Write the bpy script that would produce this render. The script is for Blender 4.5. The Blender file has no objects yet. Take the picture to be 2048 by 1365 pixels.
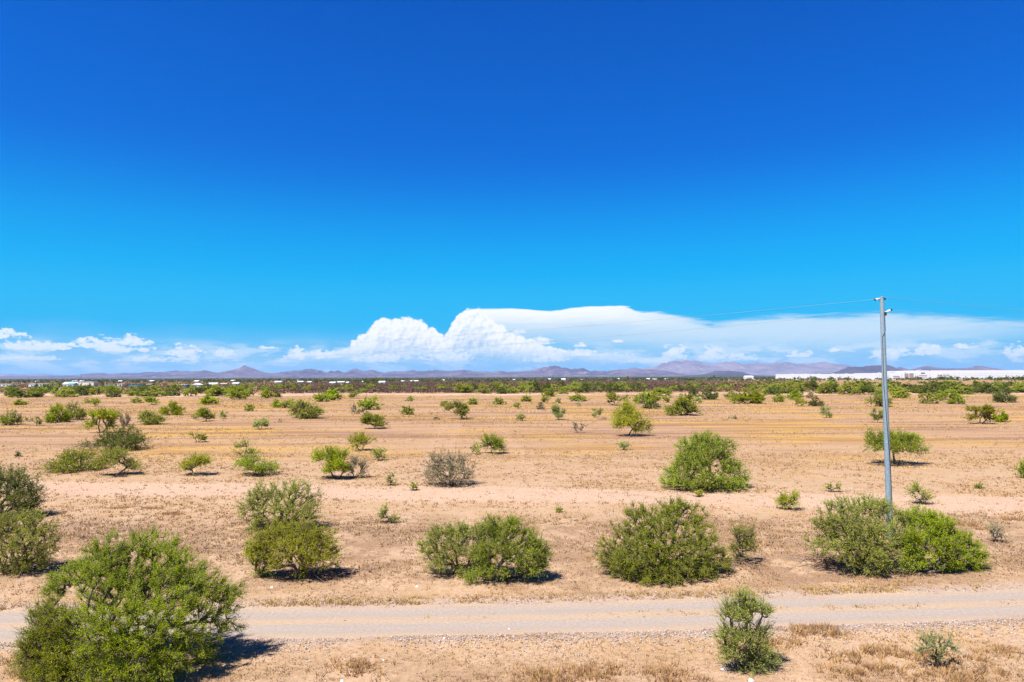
import bpy, math, random
import numpy as np
from mathutils import Matrix, Vector

R = math.radians
SC = bpy.context.scene
COL = SC.collection

# ------------------------------------------------------------------ camera, sky, sun, exposure
F_PX, W_PX, H_PX = 1365.0, 2048.0, 1365.0
CAM_H = 8.2
PITCH, ROLL = R(2.99), R(0.20)
cam_d = bpy.data.cameras.new('camera')
cam = bpy.data.objects.new('camera', cam_d)
COL.objects.link(cam)
cam_d.sensor_width = 36.0
cam_d.lens = 36.0 * F_PX / W_PX
cam_d.clip_start, cam_d.clip_end = 0.1, 200000.0
CAM_M = Matrix.Translation((0, 0, CAM_H)) @ Matrix.Rotation(math.pi / 2 + PITCH, 4, 'X') @ Matrix.Rotation(-ROLL, 4, 'Z')
cam.matrix_world = CAM_M
SC.camera = cam

SUN_EL = R(59)
SUN_AZ = math.atan2(-0.70, -0.71)          # clockwise from +Y (behind the camera, to the left)
SUN_V = Vector((math.sin(SUN_AZ) * math.cos(SUN_EL), math.cos(SUN_AZ) * math.cos(SUN_EL), math.sin(SUN_EL)))
sun_d = bpy.data.lights.new('sun', 'SUN')
sun_d.energy, sun_d.angle, sun_d.color = 5.0, R(0.53), (1.0, 0.955, 0.88)
sun = bpy.data.objects.new('sun', sun_d)
COL.objects.link(sun)
sun.rotation_euler = (-SUN_V).to_track_quat('-Z', 'Y').to_euler()

SC.view_settings.view_transform = 'Standard'
SC.view_settings.look = 'None'
SC.view_settings.exposure = 1.0
SC.view_settings.gamma = 1.0
SC.view_settings.use_curve_mapping = False
SC.cycles.use_denoising = True
SC.cycles.denoiser = 'OPENIMAGEDENOISE'
SC.cycles.denoising_input_passes = 'RGB_ALBEDO_NORMAL'
SC.cycles.denoising_prefilter = 'ACCURATE'
SC.cycles.max_bounces = 8
SC.cycles.transparent_max_bounces = 8
SC.cycles.volume_bounces = 1


def ray(px, py):
    d = Vector(((px - W_PX / 2) / F_PX, (H_PX / 2 - py) / F_PX, -1.0))
    return CAM_M.to_3x3() @ d


def at(px, py):
    """the point of the flat ground seen at a pixel of the 2048 px photograph"""
    d = ray(px, py)
    t = -CAM_H / d.z
    return Vector((d.x * t, d.y * t, 0.0))


def pt(px, py, Y):
    d = ray(px, py)
    t = Y / d.y
    return Vector((d.x * t, Y, CAM_H + d.z * t))


def azel(px, py):
    d = ray(px, py)
    return math.degrees(math.atan2(d.x, d.y)), math.degrees(math.atan2(d.z, math.hypot(d.x, d.y)))


# ------------------------------------------------------------------ node helpers
class NT:
    def __init__(self, tree):
        self.t = tree
        tree.nodes.clear()

    def node(self, kind, **kw):
        n = self.t.nodes.new(kind)
        for k, v in kw.items():
            setattr(n, k, v)
        return n

    def put(self, sock, v):
        if isinstance(v, bpy.types.NodeSocket):
            self.t.links.new(v, sock)
        elif v is not None:
            if isinstance(v, tuple) and len(v) == 3 and sock.type == 'RGBA':
                v = (*v, 1.0)
            sock.default_value = v

    def m(self, op, a, b=None, c=None, clamp=False):
        n = self.node('ShaderNodeMath', operation=op, use_clamp=clamp)
        self.put(n.inputs[0], a)
        if b is not None: self.put(n.inputs[1], b)
        if c is not None: self.put(n.inputs[2], c)
        return n.outputs[0]

    def add(self, a, b): return self.m('ADD', a, b)
    def sub(self, a, b): return self.m('SUBTRACT', a, b)
    def mul(self, a, b): return self.m('MULTIPLY', a, b)
    def inv(self, a): return self.m('SUBTRACT', 1.0, a)

    def smooth(self, x, a, b, lo=0.0, hi=1.0):
        n = self.node('ShaderNodeMapRange', interpolation_type='SMOOTHSTEP')
        for i, v in enumerate((x, a, b, lo, hi)):
            self.put(n.inputs[i], v)
        return n.outputs[0]

    def band(self, x, a, b, c, d):
        return self.mul(self.smooth(x, a, b), self.smooth(x, c, d, 1.0, 0.0))

    def mix(self, f, a, b, blend='MIX'):
        n = self.node('ShaderNodeMix', data_type='RGBA', blend_type=blend)
        self.put(n.inputs[0], f); self.put(n.inputs[6], a); self.put(n.inputs[7], b)
        return n.outputs[2]

    def noise(self, vec, scale, detail=3.0, rough=0.55, dist=0.0, dims='3D'):
        n = self.node('ShaderNodeTexNoise', noise_dimensions=dims)
        self.put(n.inputs['Vector'], vec)
        n.inputs['Scale'].default_value = scale
        n.inputs['Detail'].default_value = detail
        n.inputs['Roughness'].default_value = rough
        n.inputs['Distortion'].default_value = dist
        return n.outputs[0]

    def voro(self, vec, scale, detail=0.0, rough=0.5, smooth=None, rand=1.0):
        n = self.node('ShaderNodeTexVoronoi', voronoi_dimensions='2D' if smooth is not None else '3D', feature='F1')
        n.normalize = detail > 0
        self.put(n.inputs['Vector'], vec)
        n.inputs['Scale'].default_value = scale
        n.inputs['Detail'].default_value = detail
        n.inputs['Roughness'].default_value = rough
        n.inputs['Randomness'].default_value = rand
        return n.outputs

    def vec(self, x, y, z=0.0):
        n = self.node('ShaderNodeCombineXYZ')
        for i, v in enumerate((x, y, z)): self.put(n.inputs[i], v)
        return n.outputs[0]

    def vadd(self, v, w):
        n = self.node('ShaderNodeVectorMath', operation='ADD')
        self.put(n.inputs[0], v); self.put(n.inputs[1], w)
        return n.outputs[0]

    def vmul(self, v, w):
        n = self.node('ShaderNodeVectorMath', operation='MULTIPLY')
        self.put(n.inputs[0], v); self.put(n.inputs[1], w)
        return n.outputs[0]

    def sep(self, v):
        n = self.node('ShaderNodeSeparateXYZ')
        self.put(n.inputs[0], v)
        return n.outputs

    def curve(self, x, pts):
        """piecewise curve of y over x in 0..1"""
        n = self.node('ShaderNodeFloatCurve')
        c = n.mapping.curves[0]
        n.mapping.use_clip = False
        while len(c.points) < len(pts): c.points.new(0.5, 0.5)
        for p, (a, b) in zip(sorted(c.points, key=lambda q: q.location.x), sorted(pts)):
            p.location = (a, b)
            p.handle_type = 'VECTOR'
        n.mapping.update()
        self.put(n.inputs['Value'], x)
        return n.outputs[0]


# ------------------------------------------------------------------ world: daylight sky with clouds
world = bpy.data.worlds.new('World')
SC.world = world
world.use_nodes = True
world.cycles.sampling_method = 'MANUAL'
world.cycles.sample_map_resolution = 512
n = NT(world.node_tree)
sky = n.node('ShaderNodeTexSky', sky_type='NISHITA')
sky.sun_disc = False
sky.sun_elevation = SUN_EL
sky.sun_rotation = SUN_AZ % (2 * math.pi)
sky.altitude = 400
sky.air_density = 1.0
sky.dust_density = 0.25
sky.ozone_density = 2.5
SKY_K = 0.115
# deepen the blue like the polarised, saturated photograph
hs = n.node('ShaderNodeHueSaturation')
hs.inputs['Saturation'].default_value = 1.32
n.put(hs.inputs['Color'], sky.outputs[0])
gam = n.node('ShaderNodeGamma')
gam.inputs['Gamma'].default_value = 1.75
n.put(gam.inputs['Color'], n.vmul(hs.outputs[0], (0.125, 0.125, 0.125)))
sh = n.node('ShaderNodeSeparateColor', mode='HSV')
n.put(sh.inputs[0], gam.outputs[0])
ch = n.node('ShaderNodeCombineColor', mode='HSV')
n.put(ch.inputs[0], sh.outputs[0])
n.put(ch.inputs[1], n.m('MINIMUM', n.mul(sh.outputs[1], 1.13), 1.0))
n.put(ch.inputs[2], n.mul(n.mul(n.m('POWER', sh.outputs[2], 0.47), 5.15), n.smooth(n.m('ARCSINE', n.sep(n.node('ShaderNodeTexCoord').outputs['Generated'])[2]), R(22), R(75), 1.0, 0.42)))
sky_col = ch.outputs[0]

tc = n.node('ShaderNodeTexCoord')
dx, dy, dz = n.sep(tc.outputs['Generated'])
az = n.m('MULTIPLY', n.m('ARCTAN2', dx, dy), 180 / math.pi)
el = n.m('MULTIPLY', n.m('ARCSINE', dz), 180 / math.pi)
sp = n.vec(az, n.mul(el, 1.25), 0.0)          # cloud plane coordinates in degrees


def cl(px, py):
    a, e = azel(px, py)
    return ((a + 60) / 120, e / 10)


T = n.m('DIVIDE', n.add(az, 60.0), 120.0)
WHITE, SHADE, PALE = (4.6, 4.62, 4.7), (1.75, 2.7, 3.75), (1.9, 3.05, 4.05)
# pale band of distant haze and thin cloud low over the horizon, all the way round
wisp = n.noise(n.vmul(sp, (0.28, 1.0, 1.0)), 0.9, 6.0, 0.6)
low = n.smooth(n.sub(el, n.mul(n.sub(wisp, 0.5), 1.6)), 0.0, 4.6, 0.85, 0.0)
blue = n.mix(n.smooth(el, 3.0, 18.5, 0.97, 0.0), sky_col, (0.0, 2.12, 4.0))
c = n.mix(low, blue, PALE)

# anvil sheet
top_a = n.curve(T, [(0, -.2), (.44, -.2), cl(905, 690), cl(915, 640), cl(935, 619), cl(1024, 617), cl(1100, 621), cl(1180, 611), cl(1255, 612), cl(1275, 620), cl(1330, 624), cl(1400, 634), cl(1428, 641), cl(1480, 630), cl(1560, 624), cl(1680, 624), cl(1760, 620), cl(1900, 624), cl(2048, 636), cl(2250, 650), (.86, .16), (.95, -.2), (1, -.2)])
fib = n.noise(n.vadd(n.vmul(sp, (0.22, 1.5, 1.0)), (3.0, 1.0, 7.0)), 1.1, 7.0, 0.62, 0.6)
soft_top = n.add(n.mul(n.sub(fib, 0.5), n.smooth(az, 6.0, 16.0, 0.5, 1.5)), n.mul(top_a, 10.0))
d_a = n.sub(soft_top, el)
lowb = n.curve(T, [(0, .3), cl(900, 700), cl(1100, 690), cl(1300, 700), cl(1536, 705), cl(1750, 702), cl(1900, 690), cl(2048, 668), cl(2250, 670), (1, .3)])
fade_a = n.smooth(n.add(el, n.mul(n.sub(fib, 0.5), 1.3)), n.sub(n.mul(lowb, 10.0), 0.9), n.add(n.mul(lowb, 10.0), 1.6))
right_soft = n.smooth(az, 8.0, 18.0, 0.13, 0.75)
edge_a = n.smooth(n.m('DIVIDE', d_a, right_soft), 0.0, 1.0)
a_a = n.mul(n.mul(edge_a, fade_a), n.smooth(az, 8.0, 19.0, 0.97, 0.88))
col_a = n.mix(n.smooth(n.add(d_a, n.mul(n.sub(fib, .5), .8)), 0.25, 2.0), WHITE, (2.7, 3.5, 4.2))
col_a = n.mix(n.smooth(az, 7.0, 17.0), col_a, (3.0, 3.7, 4.25))
c = n.mix(a_a, c, col_a)


def puff(seed, sc):
    v = n.vadd(sp, (seed, seed * 1.7, seed * 0.3))
    return n.voro(v, sc, 4.0, 0.62, 0.35)[0]


# towering cumulus
top_c = n.curve(T, [(0, -.2), (.2, -.2), cl(560, 716), cl(600, 706), cl(640, 702), cl(690, 698), cl(702, 682), cl(720, 668), cl(735, 664), cl(745, 644), cl(757, 634), cl(785, 635), cl(815, 631), cl(842, 637), cl(856, 651), cl(872, 656), cl(882, 666), cl(896, 664), cl(904, 640), cl(926, 618), cl(960, 616), cl(990, 640), cl(1030, 664), cl(1100, 690), cl(1180, 702), cl(1260, 706), cl(1340, 718), (.64, -.05), (.7, -.2), (1, -.2)])
b1 = puff(2.3, 1.15)
b2 = n.voro(n.vadd(sp, (2.3 + 0.20, 2.3 * 1.7 - 0.18, .69)), 1.15, 4.0, 0.62, 0.35)[0]
d_c = n.sub(n.sub(n.mul(top_c, 10.0), n.mul(n.sub(b1, 0.28), 1.1)), el)
a_c = n.smooth(n.add(d_c, n.mul(n.sub(wisp, .5), .35)), 0.0, 0.26)
lowc = n.smooth(n.add(el, n.mul(n.sub(wisp, .5), 1.5)), 0.7, 2.6)
a_c = n.mul(a_c, n.mul(lowc, 1.0))
rel = n.m('MULTIPLY', n.sub(b2, b1), 1.9)
lit = n.m('ADD', n.smooth(d_c, 0.3, 3.6, 1.0, 0.40), rel, clamp=True)
c = n.mix(a_c, c, n.mix(lit, SHADE, WHITE))

# scattered small cumulus low in the sky: flat bases, billowing tops
PUFFS = [(12, 668, 36, 10), (66, 692, 56, 9), (112, 692, 26, 9), (196, 685, 50, 12), (268, 682, 32, 13), (246, 697, 58, 8), (368, 703, 42, 14), (452, 706, 24, 9), (536, 695, 26, 3), (592, 706, 28, 14), (645, 708, 40, 11),
         (1080, 681, 36, 9), (1160, 690, 15, 5), (1236, 682, 13, 4), (1352, 704, 34, 19), (1424, 706, 30, 18), (1486, 713, 40, 9), (1168, 704, 32, 9), (1096, 714, 60, 12), (1600, 708, 30, 7), (1670, 699, 12, 6), (1778, 706, 46, 13), (1856, 698, 26, 13), (1930, 692, 22, 6), (2034, 706, 22, 18), (1040, 662, 18, 5), (760, 716, 70, 10), (900, 712, 70, 12), (40, 716, 70, 6), (330, 718, 80, 7), (1300, 721, 70, 6)]
bl = n.voro(n.vadd(sp, (9.0, 4.0, 0.0)), 2.4, 4.0, 0.62, 0.3)[0]
nzp = n.noise(n.vadd(n.vmul(sp, (0.8, 1.2, 1.0)), (5.0, 9.0, 2.0)), 2.2, 6.0, 0.62)
acc = None
for px, py, hw, hh in PUFFS:
    a0, e0 = azel(px, py + hh * .45)
    wd, ht = hw * 0.038, hh * 1.4 * 0.042
    qx = n.m('MULTIPLY', n.sub(az, a0), 1 / wd)
    dv = n.sub(el, e0)
    qy = n.m('MAXIMUM', n.mul(dv, 1 / ht), n.mul(dv, -2.6 / ht))
    d_ = n.m('MULTIPLY_ADD', qx, qx, n.mul(qy, qy))
    acc = d_ if acc is None else n.m('MINIMUM', acc, d_)
den = n.add(n.sub(1.0, acc), n.add(n.mul(n.sub(0.30, bl), 1.3), n.mul(n.sub(nzp, .53), 4.2)))
l2 = n.m('ADD', n.add(0.25, n.mul(den, .45)), n.mul(n.sub(0.35, bl), .8), clamp=True)
c = n.mix(n.mul(n.smooth(den, 0.0, 0.55), n.smooth(el, 0.5, 2.2, .55, .92)), c, n.mix(l2, (2.9, 3.6, 4.2), WHITE))
# faint veils among them, all the way round the horizon
v = n.vadd(n.vmul(sp, (0.5, 1.3, 1.0)), (37.0, 37.0, 37.0))
nz = n.noise(v, 0.75, 6.0, 0.6)
msk = n.band(el, 0.0, 0.8, 2.0, 3.2)
c = n.mix(n.mul(n.mul(n.smooth(nz, .46, .62), msk), .6), c, (3.6, 4.05, 4.4))

bg = n.node('ShaderNodeBackground')
n.put(bg.inputs['Color'], c)
bg.inputs['Strength'].default_value = SKY_K
out = n.node('ShaderNodeOutputWorld')
n.put(out.inputs['Surface'], bg.outputs[0])


# ------------------------------------------------------------------ terrain height
def _hash(ix, iy, seed):
    h = (ix.astype(np.int64) * 374761393 + iy.astype(np.int64) * 668265263 + seed * 1442695) & 0xffffffff
    h = ((h ^ (h >> 13)) * 1274126177) & 0xffffffff
    return ((h ^ (h >> 16)) & 0xffff) / 65535.0


def vnoise(x, y, seed=0):
    ix, iy = np.floor(x), np.floor(y)
    fx, fy = x - ix, y - iy
    fx, fy = fx * fx * (3 - 2 * fx), fy * fy * (3 - 2 * fy)
    a, b = _hash(ix, iy, seed), _hash(ix + 1, iy, seed)
    c_, d = _hash(ix, iy + 1, seed), _hash(ix + 1, iy + 1, seed)
    return (a + (b - a) * fx) * (1 - fy) + (c_ + (d - c_) * fx) * fy


def fbm(x, y, seed=0, octaves=4, rough=0.5):
    s, a, t = 0.0, 1.0, 0.0
    for k in range(octaves):
        s = s + a * vnoise(x * 2 ** k + 17.3 * k, y * 2 ** k - 9.1 * k, seed + k)
        t += a
        a *= rough
    return s / t


def road_far(x): return 25.2 + 0.055 * x + 0.0010 * x * x - 0.0000 * x
ROAD_W = 3.0


def height(x, y):
    x, y = np.asarray(x, float), np.asarray(y, float)
    d = np.hypot(x, y)
    k = np.exp(-np.maximum(d - 30, 0) / 70)
    rd = road_far(x) - ROAD_W / 2 - y                          # + in front of the road's middle
    off = np.abs(rd) - ROAD_W / 2
    m = np.clip(off / 1.6, 0, 1)
    m = m * m * (3 - 2 * m)
    z = (fbm(x / 7, y / 7, 3, 3) - 0.5) * 0.30 + (fbm(x / 1.1, y / 1.1, 9, 3) - 0.5) * 0.10
    z = z * (0.12 + 0.88 * m)
    berm = np.exp(-((off - 0.5) / 0.45) ** 2) * 0.07 * (0.4 + vnoise(x / 2.0, y / 2.0, 31))
    ruts = -0.03 * (np.exp(-((rd - 0.75) / 0.3) ** 2) + np.exp(-((rd + 0.75) / 0.3) ** 2)) * (off < 0)
    return (z + berm + ruts) * k


def hz(x, y): return float(height(x, y))


# ------------------------------------------------------------------ materials
MATS = {}


def new_mat(name):
    m = bpy.data.materials.new(name)
    m.use_nodes = True
    MATS[name] = m
    return m, NT(m.node_tree)


def finish(nn, color, rough=0.9, bump=None, spec=0.2, bstr=0.4, bdist=0.05, metal=0.0):
    p = nn.node('ShaderNodeBsdfPrincipled')
    nn.put(p.inputs['Base Color'], color)
    nn.put(p.inputs['Roughness'], rough)
    nn.put(p.inputs['Metallic'], metal)
    nn.put(p.inputs['Specular IOR Level'], spec)
    if bump is not None:
        b = nn.node('ShaderNodeBump')
        b.inputs['Strength'].default_value = bstr
        b.inputs['Distance'].default_value = bdist
        nn.put(b.inputs['Height'], bump)
        nn.put(p.inputs['Normal'], b.outputs[0])
    o = nn.node('ShaderNodeOutputMaterial')
    nn.put(o.inputs['Surface'], p.outputs[0])


def plain(name, color, rough=0.8, var=0.15, scale=3.0, spec=0.25, metal=0.0):
    m, k = new_mat(name)
    g = k.node('ShaderNodeTexCoord').outputs['Object']
    a = k.noise(g, scale, 4.0, 0.6)
    dark = tuple(v * (1 - var) for v in color)
    lite = tuple(min(1.0, v * (1 + var)) for v in color)
    finish(k, k.mix(k.smooth(a, 0.3, 0.7), dark, lite), rough, spec=spec, metal=metal)
    return m


# ground
m, k = new_mat('desert_ground')
P = k.node('ShaderNodeNewGeometry').outputs['Position']
PX, PY, PZ = k.sep(P)
P2 = k.vec(PX, PY, 0.0)
big = k.noise(P2, 0.035, 4.0, 0.6)
n1 = k.noise(P2, 0.11, 5.0, 0.6)
n2 = k.noise(k.vadd(P2, (50, 20, 0)), 0.45, 5.0, 0.62)
n3 = k.noise(P2, 1.7, 5.0, 0.65)
n4 = k.noise(P2, 7.0, 4.0, 0.65)
n5 = k.noise(P2, 26.0, 3.0, 0.6)
dist = k.m('SQRT', k.add(k.mul(PX, PX), k.mul(PY, PY)))
SAND, PINK, TAN = (0.392, 0.258, 0.148), (0.428, 0.295, 0.192), (0.352, 0.236, 0.122)
GOLD, RUST, PURP = (0.50, 0.295, 0.045), (0.29, 0.155, 0.078), (0.165, 0.098, 0.070)
PALETR = (0.485, 0.335, 0.245)
base = k.mix(k.smooth(n2, 0.35, 0.65), PINK, SAND)
base = k.mix(k.smooth(n3, 0.42, 0.68, 0.0, 0.55), base, TAN)
# brown dead weeds between the road and the second track
weed_zone = k.band(k.add(PY, k.mul(k.sub(n1, 0.5), 9.0)), 25.5, 29.0, 37.5, 42.0)
near_zone = k.smooth(k.add(PY, k.mul(k.sub(n1, 0.5), 4.0)), 18.5, 21.5, 1.0, 0.0)
wz = k.m('MAXIMUM', weed_zone, k.mul(near_zone, 0.6))
wmask = k.mul(wz, k.smooth(k.add(n2, k.mul(n3, 0.45)), 0.60, 0.80))
base = k.mix(k.mul(wmask, 0.48), base, PURP)
speck = k.smooth(k.add(k.mul(n4, 0.6), k.mul(n3, 0.5)), 0.54, 0.70)
base = k.mix(k.mul(k.mul(wz, speck), 0.38), base, RUST)
# field of dry golden grass with brown furrows
streak = k.noise(k.vmul(P2, (0.35, 1.0, 1.0)), 0.05, 6.0, 0.62)
fur = k.noise(k.vmul(P2, (0.12, 1.0, 1.0)), 0.22, 5.0, 0.65)
fld = k.smooth(k.add(PY, k.mul(k.sub(n1, 0.5), 36.0)), 48.0, 96.0)
gold = k.mul(k.mul(fld, k.smooth(n2, .3, .62, .4, 1.0)), k.smooth(k.add(big, k.mul(k.sub(streak, .5), 1.0)), 0.44, 0.64))
base = k.mix(k.mul(fld, 0.65), base, (0.375, 0.232, 0.132))
base = k.mix(k.mul(gold, 0.85), base, GOLD)
brown = k.mul(fld, k.smooth(k.add(k.mul(fur, 0.7), k.mul(streak, 0.4)), 0.49, 0.64))
base = k.mix(k.mul(brown, 0.74), base, (0.205, 0.112, 0.074))
base = k.mix(k.mul(k.mul(fld, k.smooth(n3, .45, .7)), k.smooth(dist, 60., 260., .45, .1)), base, (0.25, 0.14, 0.075))
# second track, pale and smooth
tr = k.sub(k.add(PY, k.mul(PX, 0.12)), 48.0)
tr = k.add(tr, k.mul(k.sub(n1, 0.5), 5.0))
trm = k.band(tr, -4.6, -1.8, 1.6, 3.8)
base = k.mix(k.mul(trm, k.smooth(n3, 0.25, 0.7, 0.9, 0.45)), base, PALETR)
# a pale track far out at the end of the field
ft = k.add(k.sub(PY, 318.0), k.add(k.mul(k.sub(big, .5), 120.0), k.mul(PX, 0.06)))
base = k.mix(k.mul(k.band(ft, -22.0, -6.0, 6.0, 26.0), k.smooth(streak, .3, .6, .25, .95)), base, (0.53, 0.385, 0.28))
# brown scrub plain beyond
azd = k.mul(k.m('ARCTAN2', PX, PY), 57.3)
plain_z = k.mul(k.smooth(k.add(PY, k.mul(k.sub(big, .5), 120.0)), 345.0, 395.0), k.smooth(azd, 11.0, 21.0, 1.0, 0.12))
plain_z = k.mul(plain_z, k.smooth(azd, -21.0, -14.0, 0.35, 1.0))
base = k.mix(k.mul(plain_z, k.smooth(streak, .3, .62, .8, 1.0)), base, (0.115, 0.055, 0.046))
farv = k.smooth(dist, 1300.0, 2400.0)
base = k.mix(farv, base, (0.095, 0.085, 0.05))
# faint worn tracks running out into the field
for x0_, sl, wd_ in ((2.4, -0.074, .55), (-5.6, -0.060, .7), (-7.6, -0.060, .7)):
    q = k.sub(k.sub(PX, x0_), k.mul(k.sub(PY, 52.8), sl))
    q = k.m('ABSOLUTE', k.add(q, k.mul(k.sub(n2, .5), .9)))
    trk = k.mul(k.smooth(q, 0.0, wd_ * 1.7, 0.30, 0.0), k.band(PY, 49.0, 54.0, 95.0, 170.0))
    base = k.mix(k.mul(trk, k.smooth(n3, .3, .6, .25, .7)), base, PALETR)
# gravel spill along the road
ex = k.add(k.add(25.2 - ROAD_W / 2, k.mul(PX, 0.055)), k.mul(k.mul(PX, PX), 0.0010))
roff = k.sub(k.m('ABSOLUTE', k.sub(PY, ex)), ROAD_W / 2)
spill = k.smooth(k.add(roff, k.mul(k.sub(n3, .5), 1.1)), 0.0, 0.95, 0.85, 0.0)
base = k.mix(k.mul(spill, k.smooth(dist, 90., 120., 1., 0.)), base, (0.36, 0.275, 0.22))
# fine grain
grain = k.add(k.mul(n4, 0.55), k.mul(n5, 0.45))
base = k.mix(k.smooth(grain, 0.40, 0.62, 0.50, 0.0), base, k.mix(1.0, base, (0.50, 0.42, 0.38), 'MULTIPLY'))
base = k.mix(k.smooth(grain, 0.56, 0.72, 0.0, 0.30), base, (0.55, 0.42, 0.33))
finish(k, base, 0.95, k.add(k.mul(n4, 0.7), k.mul(n5, 0.35)), 0.1, 0.55, 0.05)

# gravel road
m, k = new_mat('gravel_road')
P = k.node('ShaderNodeNewGeometry').outputs['Position']
PX, PY, PZ = k.sep(P)
P2 = k.vec(PX, PY, 0.0)
ex = k.add(k.add(25.2 - ROAD_W / 2, k.mul(PX, 0.055)), k.mul(k.mul(PX, PX), 0.0010))
ro = k.sub(PY, ex)
w1 = k.noise(k.vmul(P2, (0.25, 1.0, 1.0)), 0.9, 4.0, 0.6)
g1 = k.noise(P2, 9.0, 4.0, 0.65)
g2 = k.noise(P2, 30.0, 3.0, 0.6)
GREY, DUST = (0.318, 0.262, 0.220), (0.385, 0.278, 0.188)
roj = k.add(ro, k.mul(k.sub(w1, .5), 0.5))
strip = k.band(roj, -0.42, -0.12, 0.15, 0.45)
edge = k.smooth(k.m('ABSOLUTE', k.add(roj, k.mul(k.sub(g1, .5), .5))), 0.85, 1.5)
colr = k.mix(k.m('MAXIMUM', k.mul(strip, .85), k.mul(edge, .9)), GREY, DUST)
wave = k.noise(k.vmul(P2, (0.08, 1.0, 1.0)), 3.2, 4.0, .6)
colr = k.mix(k.smooth(wave, .5, .68, 0.0, 0.30), colr, (0.28, 0.22, 0.185))
gr = k.add(k.mul(g1, .5), k.mul(g2, .5))
colr = k.mix(k.smooth(gr, .40, .58, .42, 0.), colr, k.mix(1.0, colr, (0.55, 0.5, 0.47), 'MULTIPLY'))
colr = k.mix(k.smooth(gr, .56, .72, 0., .35), colr, (0.42, 0.39, 0.37))
finish(k, colr, 0.95, gr, 0.1, 0.4, 0.03)


# foliage and bark, tinted by twig through a face attribute
def foliage(name, lo, mid, hi, transl=0.42):
    m, k = new_mat(name)
    a = k.node('ShaderNodeAttribute', attribute_name='tint').outputs['Fac']
    oi = k.node('ShaderNodeObjectInfo').outputs['Random']
    col = k.mix(k.smooth(a, 0.0, 0.55), lo, mid)
    col = k.mix(k.smooth(a, 0.55, 1.0), col, hi)
    hsv = k.node('ShaderNodeHueSaturation')
    k.put(hsv.inputs['Color'], col)
    k.put(hsv.inputs['Hue'], k.add(0.488, k.mul(oi, 0.024)))
    k.put(hsv.inputs['Value'], k.add(0.85, k.mul(oi, 0.3)))
    d = k.node('ShaderNodeBsdfPrincipled')
    k.put(d.inputs['Base Color'], hsv.outputs[0])
    d.inputs['Roughness'].default_value = 0.9
    d.inputs['Specular IOR Level'].default_value = 0.05
    t = k.node('ShaderNodeBsdfTranslucent')
    k.put(t.inputs['Color'], k.vmul(hsv.outputs[0], (1.55, 1.65, 0.9)) if transl > 0.3 else hsv.outputs[0])   # light through a leaf is yellower
    mx = k.node('ShaderNodeMixShader')
    mx.inputs[0].default_value = transl
    k.put(mx.inputs[1], d.outputs[0]); k.put(mx.inputs[2], t.outputs[0])
    o = k.node('ShaderNodeOutputMaterial')
    k.put(o.inputs['Surface'], mx.outputs[0])
    return m


foliage('leaf_green', (0.200, 0.185, 0.034), (0.255, 0.300, 0.022), (0.345, 0.390, 0.036))
foliage('leaf_bright', (0.200, 0.215, 0.010), (0.295, 0.345, 0.006), (0.395, 0.415, 0.014))
foliage('leaf_yellow', (0.245, 0.235, 0.026), (0.345, 0.350, 0.022), (0.450, 0.420, 0.036))
foliage('leaf_olive', (0.230, 0.210, 0.060), (0.305, 0.318, 0.054), (0.390, 0.395, 0.080))
foliage('leaf_dark', (0.085, 0.100, 0.026), (0.125, 0.148, 0.026), (0.175, 0.196, 0.038))
foliage('leaf_pale', (0.240, 0.280, 0.095), (0.310, 0.360, 0.120), (0.380, 0.415, 0.160))
foliage('twig_grey', (0.195, 0.155, 0.085), (0.275, 0.235, 0.120), (0.340, 0.325, 0.130), 0.1)
foliage('dry_grass', (0.30, 0.175, 0.085), (0.43, 0.275, 0.125), (0.55, 0.36, 0.12), 0.25)
foliage('dry_weed', (0.22, 0.142, 0.092), (0.32, 0.21, 0.13), (0.45, 0.30, 0.16), 0.2)
foliage('litter', (0.10, 0.068, 0.048), (0.17, 0.115, 0.075), (0.27, 0.19, 0.12), 0.05)
foliage('creosote', (0.115, 0.064, 0.056), (0.135, 0.080, 0.06), (0.14, 0.115, 0.055), 0.15)
foliage('woodland', (0.042, 0.060, 0.026), (0.062, 0.085, 0.030), (0.105, 0.125, 0.045), 0.15)
plain('bark', (0.105, 0.085, 0.068), 0.9, 0.3, 6.0)
plain('bark_green', (0.13, 0.125, 0.06), 0.85, 0.3, 6.0)
plain('bark_grey', (0.225, 0.185, 0.140), 0.9, 0.3, 6.0)
plain('white_paint', (0.66, 0.67, 0.67), 0.5, 0.04, 0.2)
plain('wall_cream', (0.62, 0.58, 0.50), 0.7, 0.06, 0.4)
plain('wall_tan', (0.46, 0.33, 0.23), 0.8, 0.08, 0.4)
plain('wall_grey', (0.33, 0.33, 0.36), 0.7, 0.08, 0.4)
plain('wall_blue', (0.035, 0.14, 0.24), 0.6, 0.1, 0.4)
plain('wall_rust', (0.30, 0.13, 0.085), 0.8, 0.12, 0.4)
plain('roof_light', (0.66, 0.66, 0.66), 0.5, 0.06, 0.5)
plain('roof_dark', (0.13, 0.12, 0.13), 0.8, 0.1, 0.5)
plain('roof_teal', (0.10, 0.30, 0.26), 0.6, 0.1, 0.5)
plain('glass_dark', (0.03, 0.035, 0.045), 0.15, 0.1, 1.0, 0.5)
plain('door_grey', (0.30, 0.24, 0.22), 0.6, 0.08, 0.5)
plain('panel_shade', (0.60, 0.62, 0.64), 0.6, 0.05, 0.2)
plain('wood_pole', (0.075, 0.052, 0.04), 0.9, 0.2, 2.0)
plain('rubber_black', (0.02, 0.02, 0.022), 0.6, 0.1, 4.0)
plain('porcelain', (0.72, 0.72, 0.70), 0.3, 0.04, 4.0, 0.5)
plain('wire_metal', (0.20, 0.21, 0.22), 0.5, 0.1, 1.0, 0.4)
plain('stone_white', (0.72, 0.70, 0.66), 0.8, 0.1, 9.0)
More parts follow.
